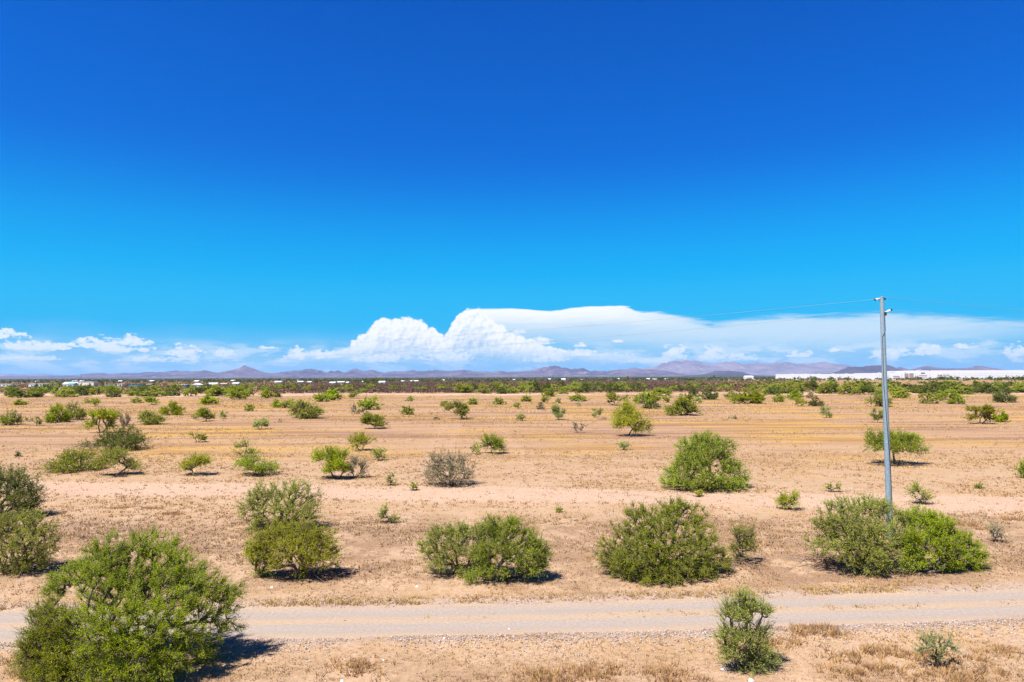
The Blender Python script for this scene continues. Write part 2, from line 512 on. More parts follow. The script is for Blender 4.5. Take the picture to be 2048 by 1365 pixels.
plain('stone_brown', (0.22, 0.14, 0.10), 0.9, 0.25, 9.0)
foliage('pebble', (0.22, 0.16, 0.13), (0.40, 0.32, 0.27), (0.60, 0.54, 0.50), 0.0)
m, k = new_mat('galvanized_steel')
g = k.node('ShaderNodeTexCoord').outputs['Object']
sp1 = k.voro(g, 14.0)[0]
st = k.noise(k.vmul(g, (6.0, 6.0, 0.35)), 2.0, 4.0, 0.6)
colr = k.mix(k.smooth(sp1, 0.1, 0.7), (0.165, 0.235, 0.275), (0.235, 0.315, 0.36))
colr = k.mix(k.smooth(st, 0.5, 0.75, 0.0, 0.5), colr, (0.14, 0.185, 0.21))
finish(k, colr, 0.55, None, 0.4, metal=0.15)
# mountains: bare rock, seen through the haze
def rock(name, a, b, c3):
    m, k = new_mat(name)
    P = k.node('ShaderNodeNewGeometry').outputs['Position']
    r1 = k.noise(k.vmul(P, (1.0, 1.0, 2.0)), 0.0011, 7.0, 0.66)
    r2 = k.noise(P, 0.005, 5.0, 0.6)
    colr = k.mix(k.smooth(r1, 0.35, 0.65), a, b)
    colr = k.mix(k.smooth(r2, 0.52, 0.72, 0.0, 0.7), colr, c3)
    finish(k, colr, 0.95, None, 0.1)
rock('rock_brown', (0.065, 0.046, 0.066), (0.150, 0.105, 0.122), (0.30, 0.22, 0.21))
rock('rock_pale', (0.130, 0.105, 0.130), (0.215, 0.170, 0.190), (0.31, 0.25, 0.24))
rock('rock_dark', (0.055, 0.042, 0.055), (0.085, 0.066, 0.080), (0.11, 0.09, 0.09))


# ------------------------------------------------------------------ object helpers
def tag(o, label=None, cat=None, group=None, kind=None):
    if label: o['label'] = label
    if cat: o['category'] = cat
    if group: o['group'] = group
    if kind: o['kind'] = kind
    return o


def link(name, me, parent=None, loc=None):
    o = bpy.data.objects.new(name, me)
    COL.objects.link(o)
    if parent: o.parent = parent
    if loc is not None: o.location = loc
    return o


def thing(name, label, cat, loc, rz=0.0, group=None):
    o = link(name, None, None, loc)
    o.rotation_euler.z = rz
    o.empty_display_size = 0.2
    return tag(o, label, cat, group)


def mesh_np(name, V, faces, mat, tint=None, smooth=False):
    """faces: (n,3) or (n,4) int array"""
    me = bpy.data.meshes.new(name)
    V = np.asarray(V, np.float32)
    Fc = np.asarray(faces, np.int32)
    nf, kf = Fc.shape
    me.vertices.add(len(V)); me.vertices.foreach_set('co', V.ravel())
    me.loops.add(nf * kf); me.loops.foreach_set('vertex_index', Fc.ravel())
    me.polygons.add(nf)
    me.polygons.foreach_set('loop_start', np.arange(0, nf * kf, kf, dtype=np.int32))
    if smooth: me.polygons.foreach_set('use_smooth', np.ones(nf, bool))
    if tint is not None:
        at_ = me.attributes.new('tint', 'FLOAT', 'FACE')
        at_.data.foreach_set('value', np.asarray(tint, np.float32))
    me.update(calc_edges=True)
    me.materials.append(MATS[mat])
    return me


def mesh_py(name, V, faces, mat, smooth=False):
    me = bpy.data.meshes.new(name)
    me.from_pydata([tuple(v) for v in V], [], faces)
    me.materials.append(MATS[mat])
    if smooth:
        for p in me.polygons: p.use_smooth = True
    return me


def box(name, x0, x1, y0, y1, z0, z1, mat, parent=None):
    V = [(x, y, z) for z in (z0, z1) for x, y in ((x0, y0), (x1, y0), (x1, y1), (x0, y1))]
    Fc = [(0, 3, 2, 1), (4, 5, 6, 7), (0, 1, 5, 4), (1, 2, 6, 5), (2, 3, 7, 6), (3, 0, 4, 7)]
    return link(name, mesh_py(name, V, Fc, mat), parent)


def gable(name, x0, x1, y0, y1, z0, z1, mat, parent=None, over=0.35, along='x'):
    x0, x1, y0, y1 = x0 - over, x1 + over, y0 - over, y1 + over
    if along == 'x':
        ym = (y0 + y1) / 2
        V = [(x0, y0, z0), (x1, y0, z0), (x1, y1, z0), (x0, y1, z0), (x0, ym, z1), (x1, ym, z1)]
        Fc = [(0, 1, 5, 4), (2, 3, 4, 5), (0, 4, 3), (1, 2, 5), (0, 3, 2, 1)]
    else:
        xm = (x0 + x1) / 2
        V = [(x0, y0, z0), (x1, y0, z0), (x1, y1, z0), (x0, y1, z0), (xm, y0, z1), (xm, y1, z1)]
        Fc = [(0, 4, 5, 3), (1, 2, 5, 4), (0, 1, 4), (2, 3, 5), (0, 3, 2, 1)]
    return link(name, mesh_py(name, V, Fc, mat), parent)


def lathe(name, prof, mat, parent=None, seg=12, loc=None, axis=None):
    """prof: (radius, z) pairs"""
    V, Fc = [], []
    for r, z in prof:
        for i in range(seg):
            a = 2 * math.pi * i / seg
            V.append((r * math.cos(a), r * math.sin(a), z))
    for j in range(len(prof) - 1):
        for i in range(seg):
            a, b = j * seg + i, j * seg + (i + 1) % seg
            Fc.append((a, b, b + seg, a + seg))
    Fc.append(tuple(range(seg))[::-1])
    Fc.append(tuple(range((len(prof) - 1) * seg, len(prof) * seg)))
    if axis is not None:
        q = Vector((0, 0, 1)).rotation_difference(Vector(axis).normalized())
        V = [tuple(q @ Vector(v)) for v in V]
    o = link(name, mesh_py(name, V, Fc, mat, True), parent, loc)
    return o


# ------------------------------------------------------------------ ground sheet and road
def graded(fine0, fine1, step, far, k):
    a = np.arange(fine0, fine1 + step / 2, step)
    lo = fine0 - np.geomspace(step, far + fine0, k) if far + fine0 > 0 else np.array([])
    hi = fine1 + np.geomspace(step, far - fine1, k)
    return np.concatenate([lo[::-1], a, hi])

FAR = 40000.0
gx = graded(-34, 34, 0.22, FAR, 90)
gy = graded(15, 64, 0.20, FAR, 110)
XX, YY = np.meshgrid(gx, gy)
ZZ = height(XX, YY)
nx, ny = len(gx), len(gy)
idx = np.arange(nx * ny).reshape(ny, nx)
quads = np.stack([idx[:-1, :-1], idx[:-1, 1:], idx[1:, 1:], idx[1:, :-1]], -1).reshape(-1, 4)
me = mesh_np('ground', np.stack([XX, YY, ZZ], -1).reshape(-1, 3), quads, 'desert_ground', smooth=True)
tag(link('ground', me), kind='structure')

rx = np.arange(-60, 60.1, 0.25)
t = np.linspace(0, 1, 14)
rag = lambda x, s: (fbm(x / 1.6, x * 0 + s, 40 + s, 4, 0.6) - 0.5) * 0.9 + (fbm(x / 0.45, x * 0 + s, 50 + s, 2, 0.6) - 0.5) * 0.5
lo_e = road_far(rx) - ROAD_W + rag(rx, 1)
hi_e = road_far(rx) + rag(rx, 2)
RX = np.repeat(rx[None], 14, 0)
RY = lo_e[None] + (hi_e - lo_e)[None] * t[:, None]
RZ = height(RX, RY) + 0.016
RZ[0] -= 0.02; RZ[-1] -= 0.02
idx = np.arange(RX.size).reshape(RX.shape)
quads = np.stack([idx[:-1, :-1], idx[:-1, 1:], idx[1:, 1:], idx[1:, :-1]], -1).reshape(-1, 4)
tag(link('dirt_road', mesh_np('dirt_road', np.stack([RX, RY, RZ], -1).reshape(-1, 3), quads, 'gravel_road', smooth=True)), kind='structure')


# ------------------------------------------------------------------ mountains
def range_mesh(name, pts, Y, depth, mat, seed, rough=1.0, n_r=34):
    px = np.array([p[0] for p in pts], float)
    X = np.array([pt(p[0], p[1], Y).x for p in pts])
    Z = np.array([max(0.0, pt(p[0], p[1], Y).z) for p in pts])
    xs = np.arange(X[0], X[-1], Y / F_PX * 1.6)
    zs = np.interp(xs, X, Z)
    ends = np.clip(np.minimum(xs - X[0], X[-1] - xs) / (Y / F_PX * 25), 0, 1)
    v = np.linspace(-1, 1, n_r)
    V = []
    for j, vv in enumerate(v):
        yy = Y + vv * depth / 2
        s = fbm(xs / (depth * 0.22), xs * 0 + vv * 2.0 + seed, seed, 5, 0.55)
        rid = 1 - np.abs(2 * fbm(xs / (depth * 0.13) + vv * 0.35, xs * 0 + vv * 1.6 + seed * 3, seed + 5, 5, 0.58) - 1)
        prof = max(0.0, 1 - abs(vv)) ** 0.85
        zmix = zs * prof * (1 - rough * (1 - prof) * (1.2 - rid) * 1.5) - (0 if prof > 0 else 3)
        zmix = zmix * (1 - 0.35 * rough * (1 - prof) * (s - .4))
        jag = (fbm(xs / (Y / F_PX * 5), xs * 0 + vv * 3, seed + 9, 4, .6) - .5) * zs * 0.26 * rough
        V.append(np.stack([xs, xs * 0 + yy, np.maximum(zmix + jag * prof, -4 if prof == 0 else -2)], -1))
    V = np.stack(V)
    idx = np.arange(V.shape[0] * V.shape[1]).reshape(V.shape[:2])
    q = np.stack([idx[:-1, :-1], idx[:-1, 1:], idx[1:, 1:], idx[1:, :-1]], -1).reshape(-1, 4)
    return tag(link(name, mesh_np(name, V.reshape(-1, 3), q, mat)), kind='structure')

range_mesh('mountain_range', [(-260, 757), (-180, 748), (-90, 750), (0, 753), (45, 751.5), (75, 753), (117, 751), (165, 751.5), (190, 746), (203, 746.5), (218, 749), (230, 752.5), (248, 746), (264, 747.5), (300, 744), (330, 745), (352, 741), (375, 743.5), (395, 743), (410, 741), (430, 746), (452, 743), (470, 739), (478, 737), (490, 730.5), (496, 732), (503, 735), (512, 742), (545, 747), (582, 742), (606, 740), (622, 737), (640, 741), (656, 746), (663, 742), (668, 745), (676, 741), (686, 746), (700, 742), (712, 737.5), (726, 742), (744, 740.5), (758, 744), (768, 746), (782, 744), (812, 742.5), (824, 739.5), (836, 742.5), (876, 740), (902, 743), (928, 739), (946, 743), (992, 743.5), (1002, 741), (1012, 743.5), (1030, 743), (1062, 741), (1086, 735), (1112, 731), (1128, 736), (1142, 738), (1166, 735.5), (1180, 742), (1192, 741), (1216, 743), (1236, 738.5), (1258, 740), (1300, 739), (1330, 742), (1360, 748), (1400, 752)], 21000, 5200, 'rock_brown', 4, 1.0, 40)
range_mesh('mountain_range', [(-200, 752), (-60, 746), (0, 747), (40, 749), (80, 748), (140, 752), (220, 748), (250, 746), (330, 750), (450, 752)], 29000, 3500, 'rock_pale', 8, 0.8, 24)
range_mesh('mountain_range', [(1170, 752), (1215, 746), (1248, 741), (1262, 735), (1270, 735), (1285, 738), (1310, 733), (1326, 726), (1342, 722), (1372, 720), (1392, 723), (1408, 726), (1428, 728), (1452, 723), (1470, 724), (1486, 727), (1512, 725), (1536, 727.5), (1562, 723), (1582, 726), (1600, 728.5), (1632, 726), (1647, 723.5), (1662, 727), (1690, 730), (1706, 733), (1740, 741), (1790, 752)], 25500, 6500, 'rock_pale', 12, 0.75, 46)
range_mesh('mesa', [(1370, 753), (1410, 748), (1430, 742), (1462, 741), (1484, 744), (1500, 750), (1530, 752)], 15500, 1600, 'rock_dark', 15, 0.6, 18)
range_mesh('mesa', [(1610, 751), (1636, 747), (1665, 746), (1684, 741), (1698, 733.5), (1722, 733), (1742, 730.5), (1770, 729), (1780, 731), (1790, 737), (1797, 741), (1812, 746), (1830, 750)], 15000, 1900, 'rock_dark', 19, 0.5, 22)
range_mesh('mountain_range', [(1770, 750), (1794, 740), (1800, 735), (1808, 738), (1818, 741), (1836, 736), (1856, 731), (1872, 735), (1892, 737), (1912, 737), (1934, 736), (1958, 732), (1980, 736), (2010, 740), (2060, 744), (2140, 742), (2240, 738), (2330, 748)], 19500, 3600, 'rock_brown', 23, 0.9, 28)

# ------------------------------------------------------------------ plants
def tubes(A, B, ra, rb, sides=4):
    d = B - A
    L = np.linalg.norm(d, axis=1, keepdims=True) + 1e-9
    d = d / L
    ref = np.where(np.abs(d[:, 2:3]) > 0.9, np.array([[1.0, 0, 0]]), np.array([[0, 0, 1.0]]))
    u = np.cross(d, ref); u /= np.linalg.norm(u, axis=1, keepdims=True) + 1e-9
    w = np.cross(d, u)
    n_ = len(A)
    V = np.empty((n_, 2 * sides, 3))
    for i in range(sides):
        a = 2 * math.pi * i / sides
        o = u * math.cos(a) + w * math.sin(a)
        V[:, i] = A + o * ra[:, None]
        V[:, sides + i] = B + o * rb[:, None]
    b = (np.arange(n_) * 2 * sides)[:, None]
    Fc = np.concatenate([np.stack([b[:, 0] + i, b[:, 0] + (i + 1) % sides, b[:, 0] + sides + (i + 1) % sides, b[:, 0] + sides + i], -1) for i in range(sides)])
    return V.reshape(-1, 3), Fc


def skeleton(pts, bases, bf=0.35):
    """balanced spanning tree from the stem feet through the crown points"""
    P = np.vstack([bases, pts])
    nb, N = len(bases), len(P)
    parent = np.full(N, -1)
    plen = np.zeros(N)
    best = np.full(N, 1e9); bp = np.zeros(N, int)
    inn = np.zeros(N, bool)
    def relax(i):
        d = np.linalg.norm(P - P[i], axis=1)
        c_ = d * (1 + 0.0) + bf * (plen[i] + d)
        up = (~inn) & (c_ < best)
        best[up] = c_[up]; bp[up] = i
    for i in range(nb):
        inn[i] = True; best[i] = 1e9
    for i in range(nb): relax(i)
    order = []
    for _ in range(N - nb):
        j = int(np.argmin(np.where(inn, 1e9, best)))
        parent[j] = bp[j]
        plen[j] = plen[bp[j]] + np.linalg.norm(P[j] - P[bp[j]])
        inn[j] = True
        order.append(j)
        relax(j)
    cnt = np.ones(N)
    for j in reversed(order): cnt[parent[j]] += cnt[j]
    return P, parent, cnt, plen


def plant_meshes(rng, pts, lob, bases, centre, n_leaf, leaf, aspect, twig, r_tip, fmat, bmat, droop=0.0, bare=0.0, sticks=True, zmin=0.03):
    P, par, cnt, plen = skeleton(pts, bases)
    nb = len(bases)
    ch = np.arange(nb, len(P))
    A, B = P[par[ch]], P[ch]
    ext = max(np.ptp(P[:, 0]), np.ptp(P[:, 2]))
    rad = np.minimum(r_tip * cnt ** 0.46, 0.014 * ext + 0.012 + r_tip * 0.6)
    ra = np.where(par[ch] < nb, rad[ch] * 1.15, np.minimum(rad[par[ch]], rad[ch] * 1.4))
    V1, F1 = tubes(A, B, ra, rad[ch] * 0.9)
    # leaves sit on twigs that spring from the crown points
    nt_ = max(8, n_leaf // 9)
    node = rng.integers(nb, len(P), nt_)
    keep = rng.random(nt_) > bare
    node = node[keep]; nt_ = len(node)
    o = P[node]
    outw = (o - centre) / (np.linalg.norm(o - centre, axis=1, keepdims=True) + 1e-6)
    pd = o - P[par[node]]
    pd /= np.linalg.norm(pd, axis=1, keepdims=True) + 1e-6
    rnd = rng.normal(size=(nt_, 3))
    td = outw * 0.55 + pd * 0.5 + rnd * 0.50 + np.array([0, 0, 0.42 - droop])
    td /= np.linalg.norm(td, axis=1, keepdims=True)
    tl = twig * rng.uniform(0.45, 1.25, nt_) * np.where(rng.random(nt_) < 0.08, 1.7, 1.0)
    per = max(1, int(round(n_leaf / nt_)))
    tt = rng.random((nt_, per))
    pos = o[:, None] + td[:, None] * (tl[:, None] * tt)[..., None] + rng.normal(size=(nt_, per, 3)) * twig * 0.055
    pos[..., 2] -= droop * 0.5 * (tl[:, None] * tt) ** 2
    ax = td[:, None] * 0.8 + rng.normal(size=(nt_, per, 3)) * 0.5
    ax /= np.linalg.norm(ax, axis=-1, keepdims=True)
    nm = rng.normal(size=(nt_, per, 3)) * 0.55 + outw[:, None] * 0.25 + np.array([-.25, -.25, 0.75])   # leaves turn to the light
    sd = np.cross(ax, nm)
    sd /= np.linalg.norm(sd, axis=-1, keepdims=True)
    L = leaf * rng.uniform(0.6, 1.4, (nt_, per, 1))
    pos[..., 2] = np.maximum(pos[..., 2], zmin)
    q = np.stack([pos, pos + ax * L * 0.5 + sd * L * aspect * 0.5, pos + ax * L, pos + ax * L * 0.5 - sd * L * aspect * 0.5], 2)
    q[..., 2] = np.maximum(q[..., 2], 0.01)
    V2 = q.reshape(-1, 3)
    F2 = np.arange(len(V2)).reshape(-1, 4)
    lt = rng.random(int(lob.max()) + 1) if len(lob) else np.array([.5])
    base_t = np.where(node - nb < len(lob), lt[lob[np.clip(node - nb, 0, len(lob) - 1)]], 0.5)
    tint = np.clip((0.40 * base_t + 0.38 * rng.random(nt_))[:, None] + 0.24 * rng.random((nt_, per)), 0, 1).ravel()
    if sticks:
        e = o + td * tl[:, None]
        e[:, 2] = np.maximum(e[:, 2], 0.02)
        V3, F3 = tubes(o, e, np.full(nt_, r_tip * 0.55), np.full(nt_, r_tip * 0.25), 3)
        F3 = F3 + len(V1)
        V1, F1 = np.vstack([V1, V3]), np.vstack([F1, F3])
    return mesh_np('trunk', V1, F1, bmat), mesh_np('crown', V2, F2, fmat, tint)


def lobes_sample(rng, lobes, n):
    """lobes: (cx,cy,cz,rx,ry,rz); returns points and the lobe of each"""
    lobes = np.array(lobes, float)
    vol = (lobes[:, 3] * lobes[:, 4] * lobes[:, 5]) ** 0.8
    li = rng.choice(len(lobes), n, p=vol / vol.sum())
    d = rng.normal(size=(n, 3)); d /= np.linalg.norm(d, axis=1, keepdims=True)
    r = rng.random(n) ** 0.5 * 1.06
    p = lobes[li, :3] + d * r[:, None] * lobes[li, 3:]
    ok = p[:, 2] > 0.05
    p[~ok, 2] = rng.uniform(0.06, 0.3, (~ok).sum())
    return p, li


def auto_lobes(rng, form):
    """lobes in a unit crown: x,y in -.5...5, z in 0..1"""
    out = []
    if form == 'dome':
        for i in range(11):
            a = rng.uniform(0, 2 * math.pi); s = rng.uniform(0.10, 0.36)
            z = rng.uniform(0.2, 0.78) * (1 - 0.5 * (s / .36) ** 2)
            out.append((s * math.cos(a), s * math.sin(a), z, rng.uniform(.13, .22), rng.uniform(.13, .22), rng.uniform(.16, .25)))
        out.append((0, 0, .66, .2, .2, .28)); out.append((-.25, -.1, .25, .2, .2, .2)); out.append((.25, -.05, .25, .2, .2, .2))
    elif form == 'tree':
        for i in range(11):
            a = rng.uniform(0, 2 * math.pi); s = rng.uniform(0.08, 0.37)
            z = 0.80 - 0.35 * (s / .37) ** 2 + rng.uniform(-.18, .08)
            out.append((s * math.cos(a), s * math.sin(a), z, rng.uniform(.12, .20), rng.uniform(.12, .20), rng.uniform(.12, .18)))
    elif form == 'vase':
        for i in range(12):
            a = rng.uniform(0, 2 * math.pi); z = rng.uniform(0.3, 0.88)
            s = rng.uniform(.3, 1) * (0.10 + 0.30 * z)
            out.append((s * math.cos(a), s * math.sin(a), z, rng.uniform(.09, .16), rng.uniform(.09, .16), rng.uniform(.1, .17)))
    elif form == 'sapling':
        for i in range(9):
            a = rng.uniform(0, 2 * math.pi); z = rng.uniform(0.3, 0.92)
            s = rng.uniform(.1, .36) * (1.1 - .5 * z)
            out.append((s * math.cos(a), s * math.sin(a), z, rng.uniform(.07, .13), rng.uniform(.07, .13), rng.uniform(.06, .12)))
    return out

KIND = {  # form, leaf material, bark, density, bare, droop, twig factor
    'g': ('dome', 'leaf_green', 'bark', 1.0, 0.0, 0.10, 1.0),
    'b': ('dome', 'leaf_bright', 'bark', 1.0, 0.0, 0.0, 1.0),
    'k': ('dome', 'leaf_dark', 'bark', 1.0, 0.0, 0.10, 1.0),
    'y': ('vase', 'leaf_yellow', 'bark', 0.9, 0.05, 0.0, 1.0),
    'o': ('dome', 'leaf_olive', 'bark', 0.9, 0.05, 0.1, 1.0),
    'v': ('vase', 'leaf_olive', 'bark', 0.8, 0.05, 0.0, 1.0),
    't': ('tree', 'leaf_green', 'bark', 1.0, 0.0, 0.05, 1.0),
    'u': ('tree', 'leaf_olive', 'bark', 0.8, 0.0, 0.05, 1.0),
    'w': ('tree', 'leaf_yellow', 'bark_green', 0.85, 0.0, 0.0, 1.0),
    'd': ('dome', 'twig_grey', 'bark_grey', 0.55, 0.0, 0.0, 1.0),
    's': ('sapling', 'leaf_olive', 'bark', 0.42, 0.0, 0.0, 1.0),
    'p': ('vase', 'leaf_pale', 'bark_green', 0.85, 0.0, 0.0, 1.0),
    'c': ('vase', 'twig_grey', 'bark_grey', 0.30, 0.0, 0.0, 1.0),
}
NEAR_Y = 893        # plants whose foot lies below this row get a shape of their own
PROTO = {}
G = 'shrubs and small trees scattered over the desert'


def proto(kind, cls, i):
    key = (kind, cls, i)
    if key not in PROTO:
        rng = np.random.default_rng(abs(hash((ord(kind), cls, i))) % 100000)
        form, fm, bm, dens, bare, droop, tf = KIND[kind]
        w, h = 3.0, 2.4
        n_n, n_l, lf, tw = ((340, 8500, 0.115, 0.42), (110, 2200, 0.22, 0.42), (40, 420, 0.46, 0.42))[cls]
        p, li = lobes_sample(rng, auto_lobes(rng, form), n_n)
        p = fit(p, form)
        p = p * np.array([w - tw, w - tw, h - tw * .6])
        nb = 1 if form in ('tree', 'sapling') else 3
        bases = np.array([[rng.uniform(-.12, .12), rng.uniform(-.12, .12), -0.05] for _ in range(nb)])
        PROTO[key] = plant_meshes(rng, p, li, bases, np.array([0, 0, h * .3]), int(n_l * dens), lf, 0.55, tw, 0.018 if cls == 0 else 0.03, fm, bm, droop, bare, sticks=cls == 0)
    return PROTO[key]


def fit(p, form):
    zl = {'dome': 0.03, 'tree': 0.19, 'vase': 0.18, 'sapling': 0.16}[form]
    p = p.copy()
    for a in (0, 1):
        lo, hi = np.quantile(p[:, a], (.01, .99))
        p[:, a] = (p[:, a] - (lo + hi) / 2) / (hi - lo) * (1.0 if a == 0 else 0.95)
    lo, hi = p[:, 2].min(), np.quantile(p[:, 2], .995)
    p[:, 2] = zl + (p[:, 2] - lo) / (hi - lo) * (1 - zl)
    return p

PLANT_N = [0]
FEET = []          # where the large near plants stand, for the litter under them


def plant(name, cat, x0, x1, ytop, xb, yb, kind, label, group=G, lobes=None, stems=None, dens=1.0):
    """a shrub or tree measured in the photograph: crown from x0 to x1, top row, foot pixel"""
    PLANT_N[0] += 1
    seed = PLANT_N[0]
    rng = np.random.default_rng(1000 + seed)
    form, fm, bm, kd, bare, droop, tf = KIND[kind]
    B = at(xb, yb)
    Y = B.y
    w = (x1 - x0) * Y / F_PX
    if form == 'dome' and lobes is None:
        Y = Y + 0.30 * w
    w = (x1 - x0) * Y / F_PX
    xc = pt((x0 + x1) / 2, yb, Y).x
    h = pt((x0 + x1) / 2, ytop, Y).z
    s = Y / F_PX
    near = yb >= NEAR_Y or lobes is not None
    fx = xc if (form in ('dome', 'vase') and lobes is None) or not near else pt(xb, yb, Y).x
    root = thing(name, label, cat, (fx, Y, hz(fx, Y)), 0.0, group)
    if near:
        if yb > 930: FEET.append((xc, Y, w))
        area = (x1 - x0) * h / s
        n_leaf = int(np.clip(1.6 * area * kd * dens, 350, 170000))
        n_node = int(np.clip(area ** 0.5 * 4.2, 140, 1150))
        leaf = 2.75 * s
        tw = min(max(14.0 * s, 0.28), 0.26 * h + 0.1)
        if lobes is None:
            p, li = lobes_sample(rng, auto_lobes(rng, form), n_node)
            p = fit(p, form) * np.array([w - tw, 0.9 * w - tw, h - tw * .7]) + np.array([xc - fx, 0, 0])
        else:
            L = []
            for cx, cy, ax_, ay_, dd in lobes:
                q = pt(cx, cy, Y + dd)
                L.append((q.x - fx, dd, q.z, ax_ * s - tw * .35, max(0.2, ax_ * s * 0.85 - tw * .3), ay_ * s - tw * .3))
            L = [(a, b, c_, max(.12, d), max(.12, e), max(.12, f)) for a, b, c_, d, e, f in L]
            p, li = lobes_sample(rng, L, n_node)
        if stems:
            bases = np.array([[pt(a, b, Y).x - fx, dd, -0.06] for a, b, dd in stems])
        else:
            nb = 1 if form in ('tree', 'sapling') else 4
            sp_ = 0.0 if nb == 1 else 0.06 * w
            bases = np.array([[rng.uniform(-sp_, sp_), rng.uniform(-sp_, sp_), -0.06] for _ in range(nb)])
        cen = np.array([p[:, 0].mean(), p[:, 1].mean(), h * 0.3])
        rt = 0.0055 + 0.17 * s
        tm, cm = plant_meshes(rng, p, li, bases, cen, n_leaf, leaf, 0.40, tw, rt, fm, bm, droop, bare)
        link('trunk', tm, root); link('crown', cm, root)
    else:
        hpx = h / s
        cls = 0 if hpx > 26 else 1 if hpx > 11 else 2
        tm, cm = proto(kind, cls, int(rng.integers(0, 5)))
        a, b = link('trunk', tm, root), link('crown', cm, root)
        root.rotation_euler.z = rng.uniform(0, 6.28)
        root.scale = (w / 3.0, w / 3.0, h / 2.4)
    return root


SH, TR, SA, DD = ('desert_shrub', 'shrub'), ('small_tree', 'tree'), ('sapling', 'sapling'), ('dead_shrub', 'dead shrub')

# the large shrubs nearest the camera, crown by crown
plant(*SH, 40, 497, 1057, 272, 1332, 'b', 'largest, bright green feathery shrub in front of the gravel road', lobes=[
    (235, 1115, 62, 55, .3), (300, 1105, 55, 50, .6), (350, 1135, 60, 55, .3), (215, 1165, 70, 55, -.3), (285, 1175, 75, 60, 0), (165, 1150, 50, 40, .2), (120, 1180, 40, 34, .4),
    (385, 1185, 60, 50, .1), (440, 1205, 48, 48, .2), (345, 1235, 70, 55, -.8), (255, 1245, 75, 55, -1.2), (190, 1235, 50, 45, -.5), (455, 1245, 36, 40, .4), (420, 1262, 40, 32, 0),
    (300, 1300, 75, 48, -1.3), (215, 1300, 60, 45, -1.2), (370, 1300, 50, 40, -.9), (240, 1345, 70, 35, -1.5), (150, 1290, 40, 40, -.6), (330, 1340, 50, 30, -1.3), (405, 1310, 38, 25, .2)],
    stems=[(268, 1335, 0), (276, 1330, .25), (258, 1338, -.2), (285, 1336, .1), (262, 1330, .3)], dens=1.15)
plant(*SH, 28, 195, 1203, 128, 1352, 'b', 'low bright green shrub huddled against the largest feathery shrub', lobes=[
    (95, 1235, 38, 32, .2), (130, 1262, 48, 38, 0), (85, 1285, 45, 42, 0), (70, 1325, 40, 35, -.1), (130, 1320, 55, 40, -.2), (150, 1350, 50, 25, -.3), (85, 1355, 45, 22, -.3)], dens=1.2)
plant(*SH, -70, 92, 935, 5, 1036, 'k', 'dark green dense shrub cut by the left edge above another', lobes=[
    (5, 965, 50, 32, .2), (45, 975, 36, 30, .2), (-30, 985, 40, 40, 0), (20, 1005, 55, 30, -.4), (68, 1000, 24, 26, .1), (-35, 1020, 40, 20, -.3), (55, 1018, 30, 16, -.2)])
plant(*SH, -70, 122, 1030, 22, 1146, 'o', 'olive green open shrub at the left edge with dark forked stems', lobes=[
    (0, 1062, 52, 34, 0), (60, 1058, 42, 30, .3), (88, 1080, 30, 32, .2), (-40, 1085, 40, 36, 0), (30, 1095, 50, 32, -.5), (85, 1112, 32, 28, -.2), (45, 1130, 50, 22, -.2), (-30, 1125, 40, 24, -.2)], stems=[(20, 1146, 0), (45, 1140, .2), (10, 1142, -.2)])
plant(*SH, 480, 646, 965, 555, 1060, 'o', 'olive green shrub with grey stems standing behind the yellow green one', lobes=[
    (535, 992, 36, 26, .2), (585, 985, 36, 22, .4), (618, 1000, 28, 26, .2), (505, 1015, 28, 34, 0), (560, 1020, 46, 26, -.3), (612, 1030, 32, 28, -.1), (515, 1045, 30, 20, -.2), (575, 1045, 40, 16, -.4)], stems=[(552, 1058, 0), (558, 1060, .1), (562, 1058, -.1)])
plant(*SH, 486, 687, 1040, 586, 1154, 'y', 'yellow green feathery shrub on dark stems right before the olive one', lobes=[
    (560, 1068, 40, 26, .2), (605, 1068, 40, 28, .3), (640, 1082, 36, 32, .1), (530, 1090, 36, 30, 0), (590, 1095, 52, 24, -.4), (660, 1108, 26, 26, 0), (620, 1115, 40, 24, -.3), (560, 1120, 30, 18, -.3), (600, 1138, 22, 14, 0)], stems=[(584, 1154, 0), (588, 1153, .12), (592, 1154, -.1)], dens=1.05)
plant(*SH, 488, 552, 1072, 524, 1150, 'y', 'small yellow green shrub with bare grey foot beside the feathery one', lobes=[
    (508, 1095, 20, 20, 0), (530, 1088, 20, 16, .1), (515, 1115, 26, 18, -.1), (535, 1120, 20, 18, 0), (525, 1138, 24, 12, 0)], dens=.8)
plant(*SH, 838, 985, 1048, 905, 1148, 'o', 'grey green spreading shrub, western half of the pair over the road', lobes=[
    (880, 1072, 34, 22, .2), (925, 1066, 36, 20, .3), (960, 1072, 26, 24, .1), (862, 1100, 26, 26, 0), (910, 1098, 44, 24, -.3), (955, 1110, 30, 26, -.1), (885, 1126, 34, 18, -.3), (935, 1138, 34, 16, -.4)], stems=[(899, 1146, 0), (906, 1148, .15), (930, 1146, .2)], dens=1.1)
plant(*SH, 925, 1102, 1034, 1005, 1158, 'g', 'green spreading shrub with dark trunk, eastern half of the pair over the road', lobes=[
    (985, 1060, 30, 26, .3), (1022, 1062, 34, 26, .2), (1058, 1085, 32, 28, .1), (1082, 1108, 22, 24, 0), (1000, 1095, 40, 26, -.3), (1045, 1118, 40, 24, -.3), (965, 1115, 30, 24, -.3), (945, 1150, 24, 14, -.6), (1065, 1138, 34, 14, -.1), (985, 1142, 34, 14, -.5)], stems=[(1003, 1158, 0), (1009, 1156, .15), (970, 1160, -.2)], dens=1.1)
